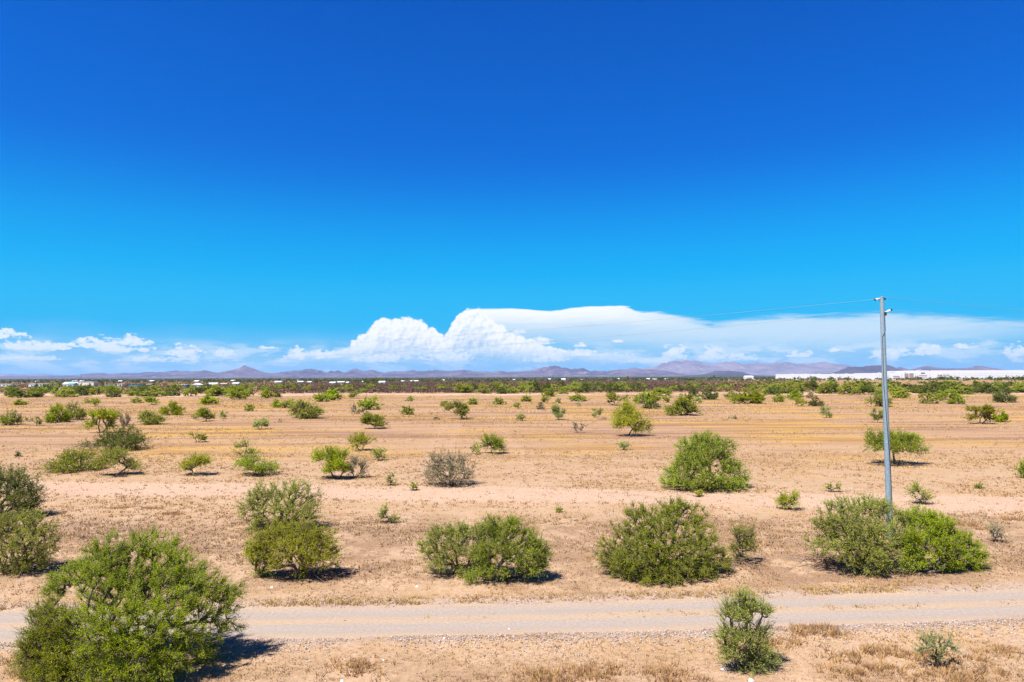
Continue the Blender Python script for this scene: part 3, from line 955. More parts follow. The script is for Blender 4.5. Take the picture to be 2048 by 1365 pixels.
plant(*SH, 1192, 1462, 995, 1322, 1146, 'g', 'big dense green dome of a shrub on the bank over the road', lobes=[
    (1282, 1032, 44, 30, .5), (1335, 1022, 44, 27, .6), (1362, 1012, 26, 20, .5), (1385, 1035, 40, 30, .5), (1258, 1065, 44, 36, .1), (1320, 1065, 60, 36, -.3), (1400, 1075, 40, 40, .1), (1232, 1105, 42, 34, 0), (1290, 1110, 60, 36, -.8),
    (1370, 1110, 56, 38, -.6), (1428, 1108, 32, 34, 0), (1255, 1130, 48, 22, -.6), (1325, 1140, 60, 24, -1.0), (1400, 1136, 48, 22, -.5), (1222, 1120, 28, 22, -.1), (1440, 1132, 20, 16, 0), (1300, 1150, 40, 14, -1.1)], dens=1.25)
plant(*SA, 1454, 1519, 1046, 1462, 1126, 's', 'thin open sapling just right of the big dense green dome', lobes=[
    (1478, 1066, 20, 16, 0), (1500, 1070, 16, 16, .1), (1490, 1090, 24, 16, 0), (1470, 1098, 14, 14, 0), (1506, 1096, 12, 12, 0), (1482, 1112, 18, 9, 0)], dens=1.25)
plant(*SH, 1606, 1835, 985, 1716, 1140, 'o', 'grey green tangled shrub hiding the foot of the steel pole', lobes=[
    (1690, 1022, 44, 30, .6), (1735, 1012, 40, 24, .7), (1768, 1020, 30, 26, .5), (1655, 1050, 36, 32, .2), (1705, 1058, 52, 32, -.2), (1765, 1060, 46, 36, 0), (1640, 1085, 30, 26, 0), (1690, 1095, 46, 28, -.5), (1750, 1100, 52, 34, -.5), (1805, 1045, 30, 32, .6), (1805, 1090, 34, 30, .1), (1730, 1125, 40, 16, -.6), (1775, 1132, 30, 10, -.5)], stems=[(1716, 1140, 0), (1730, 1138, .2), (1700, 1134, .3)], dens=1.15)
plant(*SH, 1795, 1978, 1015, 1846, 1142, 'b', 'yellowish green trailing shrub right beside the grey green tangle', lobes=[
    (1840, 1042, 36, 26, .4), (1870, 1055, 38, 28, .2), (1828, 1085, 34, 30, -.2), (1880, 1085, 44, 30, -.2), (1918, 1082, 32, 28, .2), (1905, 1112, 38, 26, -.1), (1945, 1110, 28, 28, .1), (1840, 1120, 38, 20, -.4), (1950, 1134, 24, 14, 0), (1890, 1130, 30, 14, -.2)], dens=1.1)
plant(*SA, 1424, 1554, 1172, 1484, 1336, 'v', 'tall narrow young tree standing in front of the gravel road', lobes=[
    (1484, 1192, 26, 18, 0), (1462, 1215, 26, 16, .1), (1505, 1212, 28, 20, .1), (1480, 1228, 30, 20, -.1), (1448, 1228, 18, 14, 0), (1530, 1222, 16, 12, 0), (1515, 1262, 28, 22, .1), (1452, 1262, 26, 18, 0), (1485, 1270, 36, 22, -.2), (1470, 1300, 34, 24, -.1), (1515, 1300, 32, 28, 0), (1500, 1325, 34, 16, 0), (1540, 1310, 12, 20, 0)], stems=[(1484, 1336, 0)], dens=.85)
plant(*SA, 1834, 1916, 1262, 1869, 1328, 'p', 'spindly pale sapling with forked stem among dry weeds by the road', lobes=[
    (1850, 1280, 16, 9, 0), (1862, 1272, 14, 8, .15), (1880, 1276, 16, 9, -.1), (1898, 1284, 12, 8, .1), (1908, 1294, 8, 6, 0), (1842, 1294, 9, 6, -.1), (1860, 1292, 10, 8, -.2), (1884, 1294, 12, 8, -.2), (1870, 1306, 7, 8, 0)], stems=[(1868, 1328, 0), (1871, 1328, .05), (1865, 1328, -.04)], dens=.17)
plant(*SH, 1314, 1502, 864, 1410, 976, 'g', 'tall green dome standing alone in the open field beyond the second track', lobes=[
    (1412, 888, 40, 22, .4), (1380, 900, 32, 24, .3), (1442, 905, 34, 26, .3), (1402, 920, 48, 28, -.6), (1458, 935, 30, 30, 0), (1370, 935, 30, 24, 0), (1345, 950, 26, 22, 0), (1480, 958, 20, 20, 0), (1400, 955, 50, 22, -1.4), (1335, 968, 18, 10, -.2), (1455, 965, 36, 14, -1.0), (1365, 965, 30, 12, -.9)], dens=1.2)
plant(*TR, 1722, 1863, 862, 1790, 929, 't', 'umbrella shaped green tree on short trunk just behind the steel pole', lobes=[
    (1790, 878, 36, 14, 0), (1755, 882, 30, 15, .3), (1825, 886, 28, 16, -.2), (1735, 893, 14, 10, 0), (1770, 896, 34, 14, -1.0), (1812, 898, 36, 12, -.8), (1848, 902, 14, 12, 0), (1780, 888, 40, 14, 1.2)], stems=[(1789, 929, 0), (1792, 929, .1)])
plant(*TR, 1222, 1305, 805, 1256, 872, 'w', 'upright yellow green tree in the golden grass over bare soil', lobes=[
    (1255, 820, 20, 14, 0), (1240, 832, 16, 12, .4), (1268, 832, 18, 14, -.4), (1252, 846, 26, 14, -1), (1284, 848, 16, 14, 0), (1294, 858, 10, 10, 0), (1234, 850, 12, 10, .4), (1272, 858, 20, 9, -.6)], stems=[(1256, 872, 0)], dens=1.1)
plant(*DD, 842, 956, 902, 905, 970, 'd', 'large round leafless grey bush beside the second track', lobes=[
    (880, 925, 28, 20, 0), (912, 922, 28, 18, .3), (932, 940, 22, 22, 0), (862, 945, 20, 20, 0), (900, 945, 40, 20, -.8), (935, 958, 18, 12, 0), (870, 960, 22, 10, -.4), (905, 962, 34, 8, -1)], dens=1.2)
plant(*SH, 623, 700, 898, 672, 957, 'b', 'bright green lopsided shrub leaning away from a grey bush', lobes=[
    (640, 914, 18, 13, .3), (662, 915, 20, 16, 0), (684, 912, 15, 14, 0), (672, 932, 22, 14, -.5), (660, 940, 14, 10, 0), (686, 940, 12, 14, 0)], stems=[(671, 957, 0), (678, 957, .2)], dens=1.2)
plant(*DD, 694, 736, 912, 708, 955, 'd', 'grey twiggy bush touching the bright green lopsided shrub', lobes=[
    (710, 926, 12, 12, 0), (724, 934, 11, 12, 0), (704, 942, 12, 12, -.2), (722, 946, 12, 8, 0)], dens=1.1)

# the scattered shrubs of the field: x0, x1, top row, foot, kind, label
FIELD = [
    (470, 557, 909, 517, 950, 't', TR, 'low dense green tree, its dark trunk showing, beside a yellowish one'),
    (355, 421, 907, 388, 950, 'w', TR, 'small round yellow green tree, leftmost along the second track'),
    (174, 298, 850, 236, 904, 'k', SH, 'broad dark green shrub behind the other two of its clump'),
    (88, 196, 895, 148, 947, 'g', SH, 'broad green shrub, left front of the three shrub clump'),
    (190, 277, 894, 230, 950, 'u', TR, 'grey green open tree, right front of the three shrub clump'),
    (174, 229, 819, 198, 866, 'y', SH, 'feathery yellow green shrub near a bluish grey bush'),
    (222, 246, 822, 235, 834, 'd', DD, 'low bluish grey bush behind the feathery yellow green shrub'),
    (956, 1010, 866, 980, 908, 't', TR, 'fan shaped green tree with dark trunk above the large grey bush'),
    (696, 749, 865, 722, 902, 'w', TR, 'neat yellow green tree above the bright lopsided shrub'),
    (741, 774, 896, 757, 921, 'v', SH, 'little olive shrub below the neat yellow green tree'),
    (936, 961, 887, 950, 909, 's', SA, 'sparse tuft of a sapling beside the fan shaped tree'),
    (724, 776, 829, 752, 858, 't', TR, 'small rounded tree with trunk in the middle of the golden field'),
    (462, 516, 880, 487, 914, 's', SA, 'thin straggling sapling behind the low dense green tree'),
    (379, 411, 865, 395, 885, 'v', SH, 'small olive shrub alone on bare ground by the furrows'),
    (578, 646, 799, 612, 838, 'o', SH, 'wide feathery olive shrub with its twigs sticking out'),
    (716, 763, 794, 738, 820, 'g', SH, 'green domed shrub behind two small grey bushes'),
    (702, 720, 810, 711, 829, 'd', DD, 'small grey bush touching the green domed shrub'),
    (716, 741, 817, 730, 836, 'c', DD, 'thin brownish bush in front of the green domed shrub'),
    (799, 828, 812, 813, 830, 'g', SH, 'compact green shrub alone right of the domed one'),
    (892, 948, 802, 920, 838, 'u', TR, 'see through green tree with bare twigs inside'),
    (880, 899, 801, 890, 813, 'g', SH, 'small green shrub just behind the see through tree'),
    (933, 956, 796, 945, 810, 'g', SH, 'small round shrub right of the see through tree'),
    (986, 1010, 795, 998, 810, 'g', SH, 'small round shrub on the way from the see through tree to the pale one'),
    (812, 828, 792, 820, 803, 'g', SH, 'tiny dark shrub in front of the pale far track'),
    (542, 564, 799, 553, 816, 'b', SH, 'small bright green tree-like shrub left of the feathery olive one'),
    (560, 598, 797, 580, 817, 'o', SH, 'low shrub wedged behind the wide feathery olive one'),
    (518, 546, 780, 532, 797, 'b', SH, 'bright green shrub at the end of the field, left of its darker twin'),
    (543, 562, 782, 552, 795, 'k', SH, 'dark twin right of the bright green far shrub'),
    (627, 661, 784, 641, 804, 'g', SH, 'dark green shrub, left one of the far pair mid field'),
    (645, 683, 779, 662, 801, 'b', SH, 'lighter green shrub, right one of the far pair mid field'),
    (697, 721, 784, 709, 797, 'v', SH, 'greyish little shrub on the pale far track'),
    (320, 368, 804, 345, 831, 'b', SH, 'bright green shrub right behind the olive spreading one'),
    (276, 329, 820, 303, 850, 'o', SH, 'olive spreading shrub in front of the bright green one'),
    (394, 429, 816, 409, 843, 't', TR, 'little dark tree on a clear trunk beside a tiny bush'),
    (383, 400, 830, 392, 840, 'v', SH, 'tiny bush at the side of the little dark tree'),
    (440, 455, 823, 447, 838, 'p', SA, 'pale green sprout right of the little dark tree'),
    (401, 437, 788, 420, 810, 'b', SH, 'rich green shrub in front of the belt on the left'),
    (489, 509, 808, 499, 823, 'g', SH, 'small shrub alone on the golden grass near the left third'),
    (95, 136, 807, 117, 846, 'b', SH, 'leafy green shrub, left one of a joined pair'),
    (128, 168, 804, 149, 841, 'o', SH, 'greyer shrub, right one of the joined pair'),
    (4, 39, 820, 21, 851, 'o', SH, 'grey green shrub close to the left edge of the field'),
    (63, 83, 833, 72, 852, 's', SA, 'wispy sapling between the left edge shrub and the joined pair'),
    (45, 56, 834, 50, 843, 's', SA, 'tiny wisp right behind the left edge shrub'),
    (28, 55, 798, 41, 811, 'b', SH, 'small light green shrub before the belt near the left edge'),
    (172, 202, 797, 187, 813, 'u', TR, 'small grey green tree before the belt near the far dwellings'),
    (262, 284, 795, 273, 807, 'g', SH, 'small light shrub left of a dark trunked one before the belt'),
    (288, 319, 793, 303, 810, 't', TR, 'small dark trunked tree before the belt near the wooden pole'),
    (238, 262, 826, 249, 860, 'c', DD, 'bare brown stalks between the feathery shrub and the clump'),
    (1103, 1131, 811, 1118, 840, 'p', SH, 'pale mint green shrub on a thin stem in the golden grass'),
    (1184, 1206, 818, 1196, 835, 'p', SA, 'pale wispy sapling above a flat grey patch'),
    (1031, 1051, 829, 1042, 842, 'p', SA, 'pale wispy sapling left of the mint green shrub'),
    (1027, 1044, 805, 1036, 818, 'v', SH, 'small olive shrub above the pale wispy sapling'),
    (1068, 1091, 804, 1079, 820, 'd', DD, 'small grey bush behind the mint green shrub'),
    (1082, 1103, 793, 1092, 807, 'v', SH, 'round olive bush with dark underside behind the grey one'),
    (1111, 1123, 797, 1117, 809, 'p', SA, 'tiny upright green sprout behind the mint green shrub'),
    (1040, 1064, 791, 1052, 804, 'g', SH, 'flat green shrub in the row before the far pale track'),
    (1084, 1111, 777, 1099, 794, 'g', SH, 'round green shrub standing on the far pale track'),
    (1137, 1173, 788, 1160, 803, 'g', SH, 'long low green shrub in the row before the far pale track'),
    (1145, 1171, 844, 1160, 866, 'c', DD, 'bare brown twigs rising from the golden grass'),
    (1150, 1162, 805, 1156, 813, 'p', SA, 'tiny pale sprout under the long low green shrub'),
    (1207, 1253, 785, 1226, 811, 'u', TR, 'broad grey green tree behind the upright yellow green tree'),
    (1265, 1306, 784, 1287, 809, 'g', SH, 'green shrub behind the low mound beside it'),
    (1283, 1320, 801, 1301, 818, 'k', SH, 'low dark green mound in front of two green shrubs'),
    (1296, 1322, 785, 1309, 802, 'b', SH, 'bright shrub in the group behind the low dark mound'),
    (1322, 1343, 792, 1333, 806, 'v', SH, 'small olive shrub left of the pointed green one'),
    (1306, 1350, 776, 1328, 792, 'g', SH, 'broad green shrub at the far edge behind the bright one'),
    (1332, 1396, 789, 1365, 832, 'g', SH, 'pointed pyramid shaped green shrub with dark foot'),
    (1375, 1398, 777, 1387, 798, 'k', SH, 'dark green shrub behind the pointed pyramid shaped one'),
    (1388, 1404, 795, 1396, 808, 'p', SA, 'pale sprout right of the pyramid shaped shrub'),
    (1403, 1437, 775, 1420, 800, 'k', TR, 'dark round tree casting a shadow at the far edge of the field'),
    (1449, 1474, 781, 1461, 796, 'o', SH, 'grey green shrub left of the wide leafy one'),
    (1465, 1528, 774, 1498, 808, 'b', SH, 'wide leafy green shrub spreading at the far edge'),
    (1641, 1664, 815, 1655, 836, 'p', SA, 'pale bluish sapling leaning on the open field'),
    (1588, 1611, 796, 1600, 813, 'y', SH, 'yellowish little shrub left of a dark round one'),
    (1618, 1647, 793, 1633, 813, 'k', SH, 'dark round shrub right of the yellowish little one'),
    (1576, 1606, 779, 1591, 800, 'g', SH, 'green shrub behind the yellowish little one'),
    (1610, 1628, 784, 1619, 797, 'd', DD, 'grey brown bush behind the dark round shrub'),
    (1544, 1568, 787, 1556, 805, 'g', SH, 'green shrub at the edge of the belt right of the wide leafy one'),
    (1735, 1781, 779, 1760, 814, 'o', SH, 'tall olive shrub directly behind the steel pole'),
    (1744, 1769, 817, 1759, 846, 'v', SH, 'small upright olive shrub half hidden by the steel pole'),
    (1786, 1821, 779, 1803, 797, 'g', SH, 'broad green shrub right of the pole near the belt'),
    (1842, 1882, 784, 1864, 808, 'o', SH, 'grey green shrub, left of the three joined ones'),
    (1872, 1922, 780, 1893, 800, 'g', SH, 'long green shrub, rear of the three joined ones'),
    (1896, 1929, 794, 1912, 809, 'g', SH, 'low green shrub, right front of the three joined ones'),
    (1990, 2029, 779, 2010, 806, 'k', SH, 'dark green dome before the belt near the right edge'),
    (1935, 1987, 811, 1968, 848, 'y', SH, 'big yellow green feathery shrub alone near the right edge'),
    (1980, 2015, 820, 1998, 845, 'b', SH, 'lower lime green shrub joined to the feathery one at the right'),
    (1556, 1598, 979, 1582, 1019, 'y', SH, 'small yellowish shrub on the second track beside the pole shrub'),
    (1816, 1864, 962, 1841, 1007, 's', SA, 'see through sapling just right of the pole above the trailing shrub'),
    (1653, 1681, 964, 1664, 985, 's', SA, 'thin wisp of a sapling behind the grey green tangle'),
    (1949, 1967, 965, 1958, 977, 'g', SH, 'tiny round green tuft on bare ground at the right'),
    (2034, 2068, 918, 2052, 958, 'g', SH, 'green shrub cut off by the right edge'),
    (1386, 1409, 979, 1397, 993, 'y', SH, 'tiny shrub at the foot of the tall green dome'),
    (1112, 1124, 1014, 1118, 1026, 's', SA, 'tiny lone sprout in the middle of the second track'),
    (1236, 1260, 884, 1245, 901, 'p', SA, 'faint pale sprout below the upright yellow green tree'),
    (754, 797, 1011, 774, 1048, 's', SA, 'sparse yellowish sapling between the road and the second track'),
    (1457, 1474, 829, 1465, 838, 'd', DD, 'small brown dead clump in the golden grass'),
    (507, 536, 838, 521, 859, 'p', SH, 'pale straw green bush in the grass below the feathery olive one'),
    (1972, 2017, 1042, 1998, 1082, 'c', DD, 'grey brittle bush in the brown patch at the right edge'),
    (866, 884, 833, 876, 840, 'd', DD, 'small grey dead clump left of the see through tree'),
    (30, 40, 903, 34, 914, 'd', DD, 'small dark dead tuft on bare ground at the left'),
    (770, 795, 945, 781, 972, 's', SA, 'dry wisp on the second track left of the large grey bush'),
    (820, 838, 962, 828, 982, 's', SA, 'short dry wisp just left of the large grey bush'),
    (556, 566, 838, 561, 845, 'd', DD, 'tiny grey clump under the feathery olive shrub'),
]
for x0, x1, yt, xb, yb, kd, (nm, ct), lab in FIELD:
    plant(nm, ct, x0, x1, yt, xb, yb, kd, lab)

# dead twigs fallen beside the tangled shrub
def twig_pile(px, py, wpx, n_, label):
    rng = np.random.default_rng(px)
    c0 = at(px, py)
    w = wpx * c0.y / F_PX
    A = np.stack([rng.normal(0, w / 4, n_), rng.normal(0, .35, n_), rng.uniform(0.0, 0.25, n_)], -1)
    d = rng.normal(size=(n_, 3)); d[:, 2] *= .25
    d /= np.linalg.norm(d, axis=1, keepdims=True)
    B = A + d * rng.uniform(.3, 1.0, (n_, 1))
    B[:, 2] = np.clip(B[:, 2], 0.01, 0.5)
    V, Fc = tubes(A, B, rng.uniform(.012, .024, n_), np.full(n_, .006))
    o = link('twig_pile', mesh_np('twig_pile', V, Fc, 'stone_brown'), None, (c0.x, c0.y, hz(c0.x, c0.y)))
    tag(o, label, 'twigs', None, 'stuff')
twig_pile(1650, 1122, 110, 120, 'reddish brown dead twigs at the foot of the grey green tangle')
twig_pile(655, 1148, 130, 90, 'dead twigs in the shade of the yellow green feathery shrub')
twig_pile(1490, 1128, 60, 40, 'dead twigs under the thin open sapling')

# belts of small shrubs at the end of the field
BELT = [  # x range, row range, how many, width m, height m, kinds, label
    (-20, 500, 781, 800, 66, (4.5, 9), (2.8, 5.0), 'gokko', 'dwelling belt'),
    (500, 920, 774, 786, 34, (3.5, 7), (2.0, 3.8), 'govgd', 'pale track line'),
    (920, 1260, 778, 789, 52, (4.5, 9), (3.0, 5.5), 'ouovkd', 'far thicket'),
    (1260, 1540, 772, 784, 34, (4.0, 8), (2.0, 3.8), 'kokv', 'thin far belt'),
    (1540, 2070, 770, 790, 92, (6.0, 13), (2.8, 5.0), 'okkko', 'warehouse belt'),
]
MARKS = [(60, 'by the left edge'), (125, 'below the long mobile home'), (190, 'below the cream shed'), (245, 'below the grey house'), (305, 'left of the wooden pole'), (350, 'right of the wooden pole'),
         (400, 'below the boxy white shed'), (450, 'below the white barn'), (520, 'below the sharp peak'), (600, 'below small hills'), (690, 'below the white house row'), (790, 'below the dark grove'), (920, 'under the cloud dip'),
         (1000, 'under the cloud tower'), (1075, 'left of the rounded hill'), (1145, 'below the rounded hill'), (1260, 'right of the rounded hill'), (1400, 'below the pale mountain'), (1470, 'below the low dark hill'), (1540, 'below the tapering barn'),
         (1620, 'below the warehouse end'), (1700, 'below the long warehouse'), (1768, 'left of the pole'), (1850, 'right of the pole'), (1930, 'below the tall warehouse'), (2000, 'below the tall white wall'), (9999, 'by the right edge')]
rb = random.Random(5)
for x0, x1, y0, y1, cnt, ws, hs_, kinds, lab0 in BELT:
    for i in range(cnt):
        px, py = rb.uniform(x0, x1), y0 + (y1 - y0) * rb.random() ** 1.3
        Bp = at(px, py)
        w, h = rb.uniform(*ws), rb.uniform(*hs_)
        kd = rb.choice(kinds)
        look = {'g': 'green', 'o': 'olive', 'k': 'dark green', 'b': 'bright green', 'u': 'grey green', 'v': 'dull olive', 'd': 'dry grey'}[kd]
        size = ('small', 'wide', 'rounded', 'big')[(w > sum(ws) / 2) + 2 * (h > sum(hs_) / 2)]
        row = ', front row' if py > (y0 + y1) / 2 - .8 else ', back row'
        lab = '%s %s shrub in the %s%s, %s' % (size, look, lab0, row, next(b_ for a_, b_ in MARKS if px < a_))
        root = thing('desert_shrub', lab, 'shrub', (Bp.x, Bp.y, hz(Bp.x, Bp.y)), rb.uniform(0, 6.28), 'shrubs of the far belts')
        cls = 1 if h * F_PX / Bp.y > 12 else 2
        tm, cm = proto(kd, cls, rb.randrange(4))
        link('trunk', tm, root); link('crown', cm, root)
        root.scale = (w / 3.0, w / 3.0, h / 2.4)


# far scrub and woodland that read as one mass
def clumps(name, mat, n_, fx, size, per, seed, aspect=.6):
    """n_ plants of `per` leaf clumps each, joined"""
    rng = np.random.default_rng(seed)
    X, Y, Wd, Hh = fx(rng, n_)
    d = rng.normal(size=(n_, per, 3)); d /= np.linalg.norm(d, axis=-1, keepdims=True)
    r = rng.random((n_, per, 1)) ** .5
    o = np.stack([X[:, None] + d[..., 0] * r[..., 0] * Wd[:, None] / 2, Y[:, None] + d[..., 1] * r[..., 0] * Wd[:, None] / 2, Hh[:, None] * (.5 + .48 * d[..., 2] * r[..., 0])], -1)
    u = rng.normal(size=(n_, per, 3)); u /= np.linalg.norm(u, axis=-1, keepdims=True)
    v = np.cross(u, rng.normal(size=(n_, per, 3))); v /= np.linalg.norm(v, axis=-1, keepdims=True)
    S = (size * Hh)[:, None, None] * rng.uniform(.6, 1.4, (n_, per, 1))
    q = np.stack([o - u * S, o - v * S * aspect, o + u * S, o + v * S * aspect], 2)
    q[..., 2] = np.maximum(q[..., 2], 0.0)
    ti = np.clip(np.repeat(rng.random(n_)[:, None], per, 1) * .7 + rng.random((n_, per)) * .3, 0, 1)
    V = q.reshape(-1, 3)
    return link(name, mesh_np(name, V, np.arange(len(V)).reshape(-1, 4), mat, ti.ravel()))


def wood(rng, n_):
    a = np.radians(rng.uniform(-42, 42, n_))
    d = np.exp(rng.uniform(math.log(1050), math.log(8000), n_))
    h = rng.uniform(2.0, 4.0, n_) * np.where(rng.random(n_) < .05, 1.5, 1.0)
    return d * np.tan(a), d, h * rng.uniform(1.2, 2.2, n_), h
tag(clumps('woodland', 'woodland', 9500, wood, .30, 12, 3), 'dark green band of far off trees along the horizon', 'woodland', None, 'stuff')


def scrub(rng, n_):
    a = np.radians(rng.uniform(-38, 24, n_))
    d = np.exp(rng.uniform(math.log(345), math.log(1150), n_))
    ok = (np.degrees(a) > -20) | (rng.random(n_) < .35)
    d = np.where(ok, d, d * 1.6)
    h = rng.uniform(.7, 1.5, n_)
    return d * np.tan(a), d, h * 1.4, h
tag(clumps('creosote_scrub', 'creosote', 22000, scrub, .36, 6, 7), 'dark purplish brown low scrub covering the far plain', 'scrub', None, 'stuff')


def scrub_green(rng, n_):
    az_ = rng.uniform(-38, 38, n_)
    d = np.exp(rng.uniform(math.log(420), math.log(1300), n_))
    h = rng.uniform(1.0, 2.6, n_)
    return d * np.tan(np.radians(az_)), d, h * 1.7, h
tag(clumps('green_scrub', 'leaf_dark', 900, scrub_green, .32, 12, 17), 'small green bushes dotted over the far plain', 'scrub', None, 'stuff')


# ------------------------------------------------------------------ dry grass, weeds, pebbles
def tufts(name, mat, n_, place, blades, hgt, wid, spread, seed, label, cat):
    rng = np.random.default_rng(seed)
    X, Y, s = place(rng, n_)
    n_ = len(X)
    Z = height(X, Y)
    a = rng.uniform(0, 2 * math.pi, (n_, blades))
    r = rng.uniform(0, .5, (n_, blades)) * spread * s[:, None]
    bx_, by_ = X[:, None] + np.cos(a) * r, Y[:, None] + np.sin(a) * r
    lean = rng.uniform(.2, 1.0, (n_, blades))
    Hh = hgt * s[:, None] * rng.uniform(.5, 1.3, (n_, blades))
    tx, ty = bx_ + np.cos(a) * lean * Hh, by_ + np.sin(a) * lean * Hh
    wv = wid * s[:, None] * rng.uniform(.6, 1.4, (n_, blades))
    pa = rng.uniform(0, 2 * math.pi, (n_, blades))
    zb = np.repeat(Z[:, None], blades, 1) - .005
    V = np.stack([np.stack([bx_ - np.cos(pa) * wv, by_ - np.sin(pa) * wv, zb], -1), np.stack([bx_ + np.cos(pa) * wv, by_ + np.sin(pa) * wv, zb], -1), np.stack([tx, ty, zb + Hh], -1)], 2).reshape(-1, 3)
    ti = np.clip(np.repeat(rng.random(n_)[:, None], blades, 1) * .75 + rng.random((n_, blades)) * .25, 0, 1)
    o = link(name, mesh_np(name, V, np.arange(len(V)).reshape(-1, 3), mat, ti.ravel()))
    tag(o, label, cat, None, 'stuff')


def in_view(rng, n_, y0, y1, pw=1.0):
    Y = y0 * (y1 / y0) ** (rng.random(n_) ** pw)
    X = Y * rng.uniform(-.80, .80, n_)
    return X, Y


def near_grass(rng, n_):
    X, Y = in_view(rng, n_, 16.5, 75)
    ro = np.abs(Y - (road_far(X) - ROAD_W / 2)) - ROAD_W / 2
    tr_ = np.abs(Y + .12 * X - 47.8)
    pch = fbm(X / 3.0, Y / 3.0, 61, 4)
    wz_ = np.clip((pch - .36) / .25, 0, 1) * .9 + .06
    keep = (rng.random(len(X)) < wz_) & (ro > .1) & ((tr_ > 2.6) | (rng.random(len(X)) < .15))
    s = rng.uniform(.5, 1.3, len(X)) * np.clip(Y / 26, .75, 1.8)
    return X[keep], Y[keep], s[keep]


def near_weed(rng, n_):
    X, Y = in_view(rng, n_, 16.5, 44)
    ro = np.abs(Y - (road_far(X) - ROAD_W / 2)) - ROAD_W / 2
    pch = fbm(X / 2.6, Y / 2.6, 71, 4)
    zone = np.where((Y > road_far(X)), np.clip((Y - 27) / 4, 0, 1) * np.clip((43 - Y) / 4, 0, 1), .8 * np.clip((20.9 + .055 * X - Y) / 1.4, 0, 1))
    keep = (rng.random(len(X)) < zone * np.clip((pch - .40) / .16, 0.05, 1)) & (ro > .4)
    s = rng.uniform(.6, 1.4, len(X)) * np.clip(Y / 28, .8, 1.4)
    return X[keep], Y[keep], s[keep]


def edge_grass(rng, n_):
    X = rng.uniform(-26, 30, n_)
    side = rng.random(n_)
    Y = np.where(side < .55, road_far(X) + np.abs(rng.normal(.25, .3, n_)), np.where(side < .75, road_far(X) - ROAD_W / 2 + .1 + rng.normal(0, .14, n_), road_far(X) - ROAD_W - 1.0 - np.abs(rng.normal(.2, .5, n_))))
    k_ = np.where(side < .55, .75, np.where(side < .75, np.clip((X + 4) / 20, 0, .5), np.clip((X - 2) / 14, .1, .8))) * np.clip((vnoise(X / 1.3, X * 0, 81) - .35) * 2.5, 0, 1)
    keep = rng.random(n_) < k_
    return X[keep], Y[keep], rng.uniform(.5, 1.2, n_)[keep]


def field_grass(rng, n_):
    X, Y = in_view(rng, n_, 60, 330, .9)
    pch = fbm(X / 22, Y / 9, 91, 4)
    keep = rng.random(n_) < np.clip((pch - .38) / .2, .08, 1)
    return X[keep], Y[keep], (rng.uniform(.6, 1.4, n_) * np.clip(Y / 110, .8, 1.8))[keep]

tufts('dry_grass', 'dry_grass', 52000, near_grass, 5, .065, .016, .20, 21, 'short straw coloured dry grass on the sandy ground', 'grass')
tufts('dead_weeds', 'dry_weed', 30000, near_weed, 6, .08, .016, .28, 22, 'brown dead weeds in patches on both sides of the road', 'weeds')
tufts('verge_grass', 'dry_grass', 7000, edge_grass, 8, .09, .016, .26, 23, 'orange dry grass lining the gravel road', 'grass')
tufts('field_grass', 'dry_grass', 30000, field_grass, 4, .13, .06, .8, 24, 'golden dry grass covering the open field', 'grass')


def big_weeds(rng, n_):
    px = np.array([1075, 1090, 1165, 1190, 1215, 1700, 1740, 1770, 1800, 1690, 1955, 1985, 2010, 1600, 1625, 1660, 60, 30, 1985, 1560, 1850, 1900, 1930, 1330, 1350, 700, 740, 300, 340, 250, 1930, 2020, 1870])
    py = np.array([1350, 1362, 1340, 1352, 1335, 1315, 1300, 1340, 1305, 1345, 1320, 1345, 1300, 1270, 1262, 1268, 1348, 1330, 1060, 1285, 1350, 1340, 1362, 1340, 1355, 1340, 1330, 1020, 1030, 1018, 1050, 1040, 1310])
    P = np.array([at(a, b)[:2] for a, b in zip(px, py)])
    k_ = rng.integers(0, len(P), n_)
    return P[k_, 0] + rng.normal(0, .38, n_), P[k_, 1] + rng.normal(0, .22, n_), rng.uniform(.7, 1.5, n_)
tufts('weed_clumps', 'dry_grass', 900, big_weeds, 12, .13, .012, .26, 25, 'taller rusty and golden weed clumps before the road', 'weeds')


def litter(rng, n_):
    F = np.array(FEET)
    i_ = rng.choice(len(F), n_, p=F[:, 2] ** 1.5 / (F[:, 2] ** 1.5).sum())
    a, r = rng.uniform(0, 2 * math.pi, n_), rng.normal(0, .30, n_)
    X, Y = F[i_, 0] + np.cos(a) * r * F[i_, 2], F[i_, 1] + np.sin(a) * r * F[i_, 2] * .8
    keep = (np.abs(Y - (road_far(X) - ROAD_W / 2)) > ROAD_W / 2 + .1) & (Y > 16)
    return X[keep], Y[keep], (rng.uniform(.4, 1.2, n_) * np.clip(Y / 30, .7, 1.5))[keep]
tufts('leaf_litter', 'litter', 16000, litter, 5, .035, .014, .34, 26, 'brown leaf litter and fallen twigs under the large shrubs', 'litter')


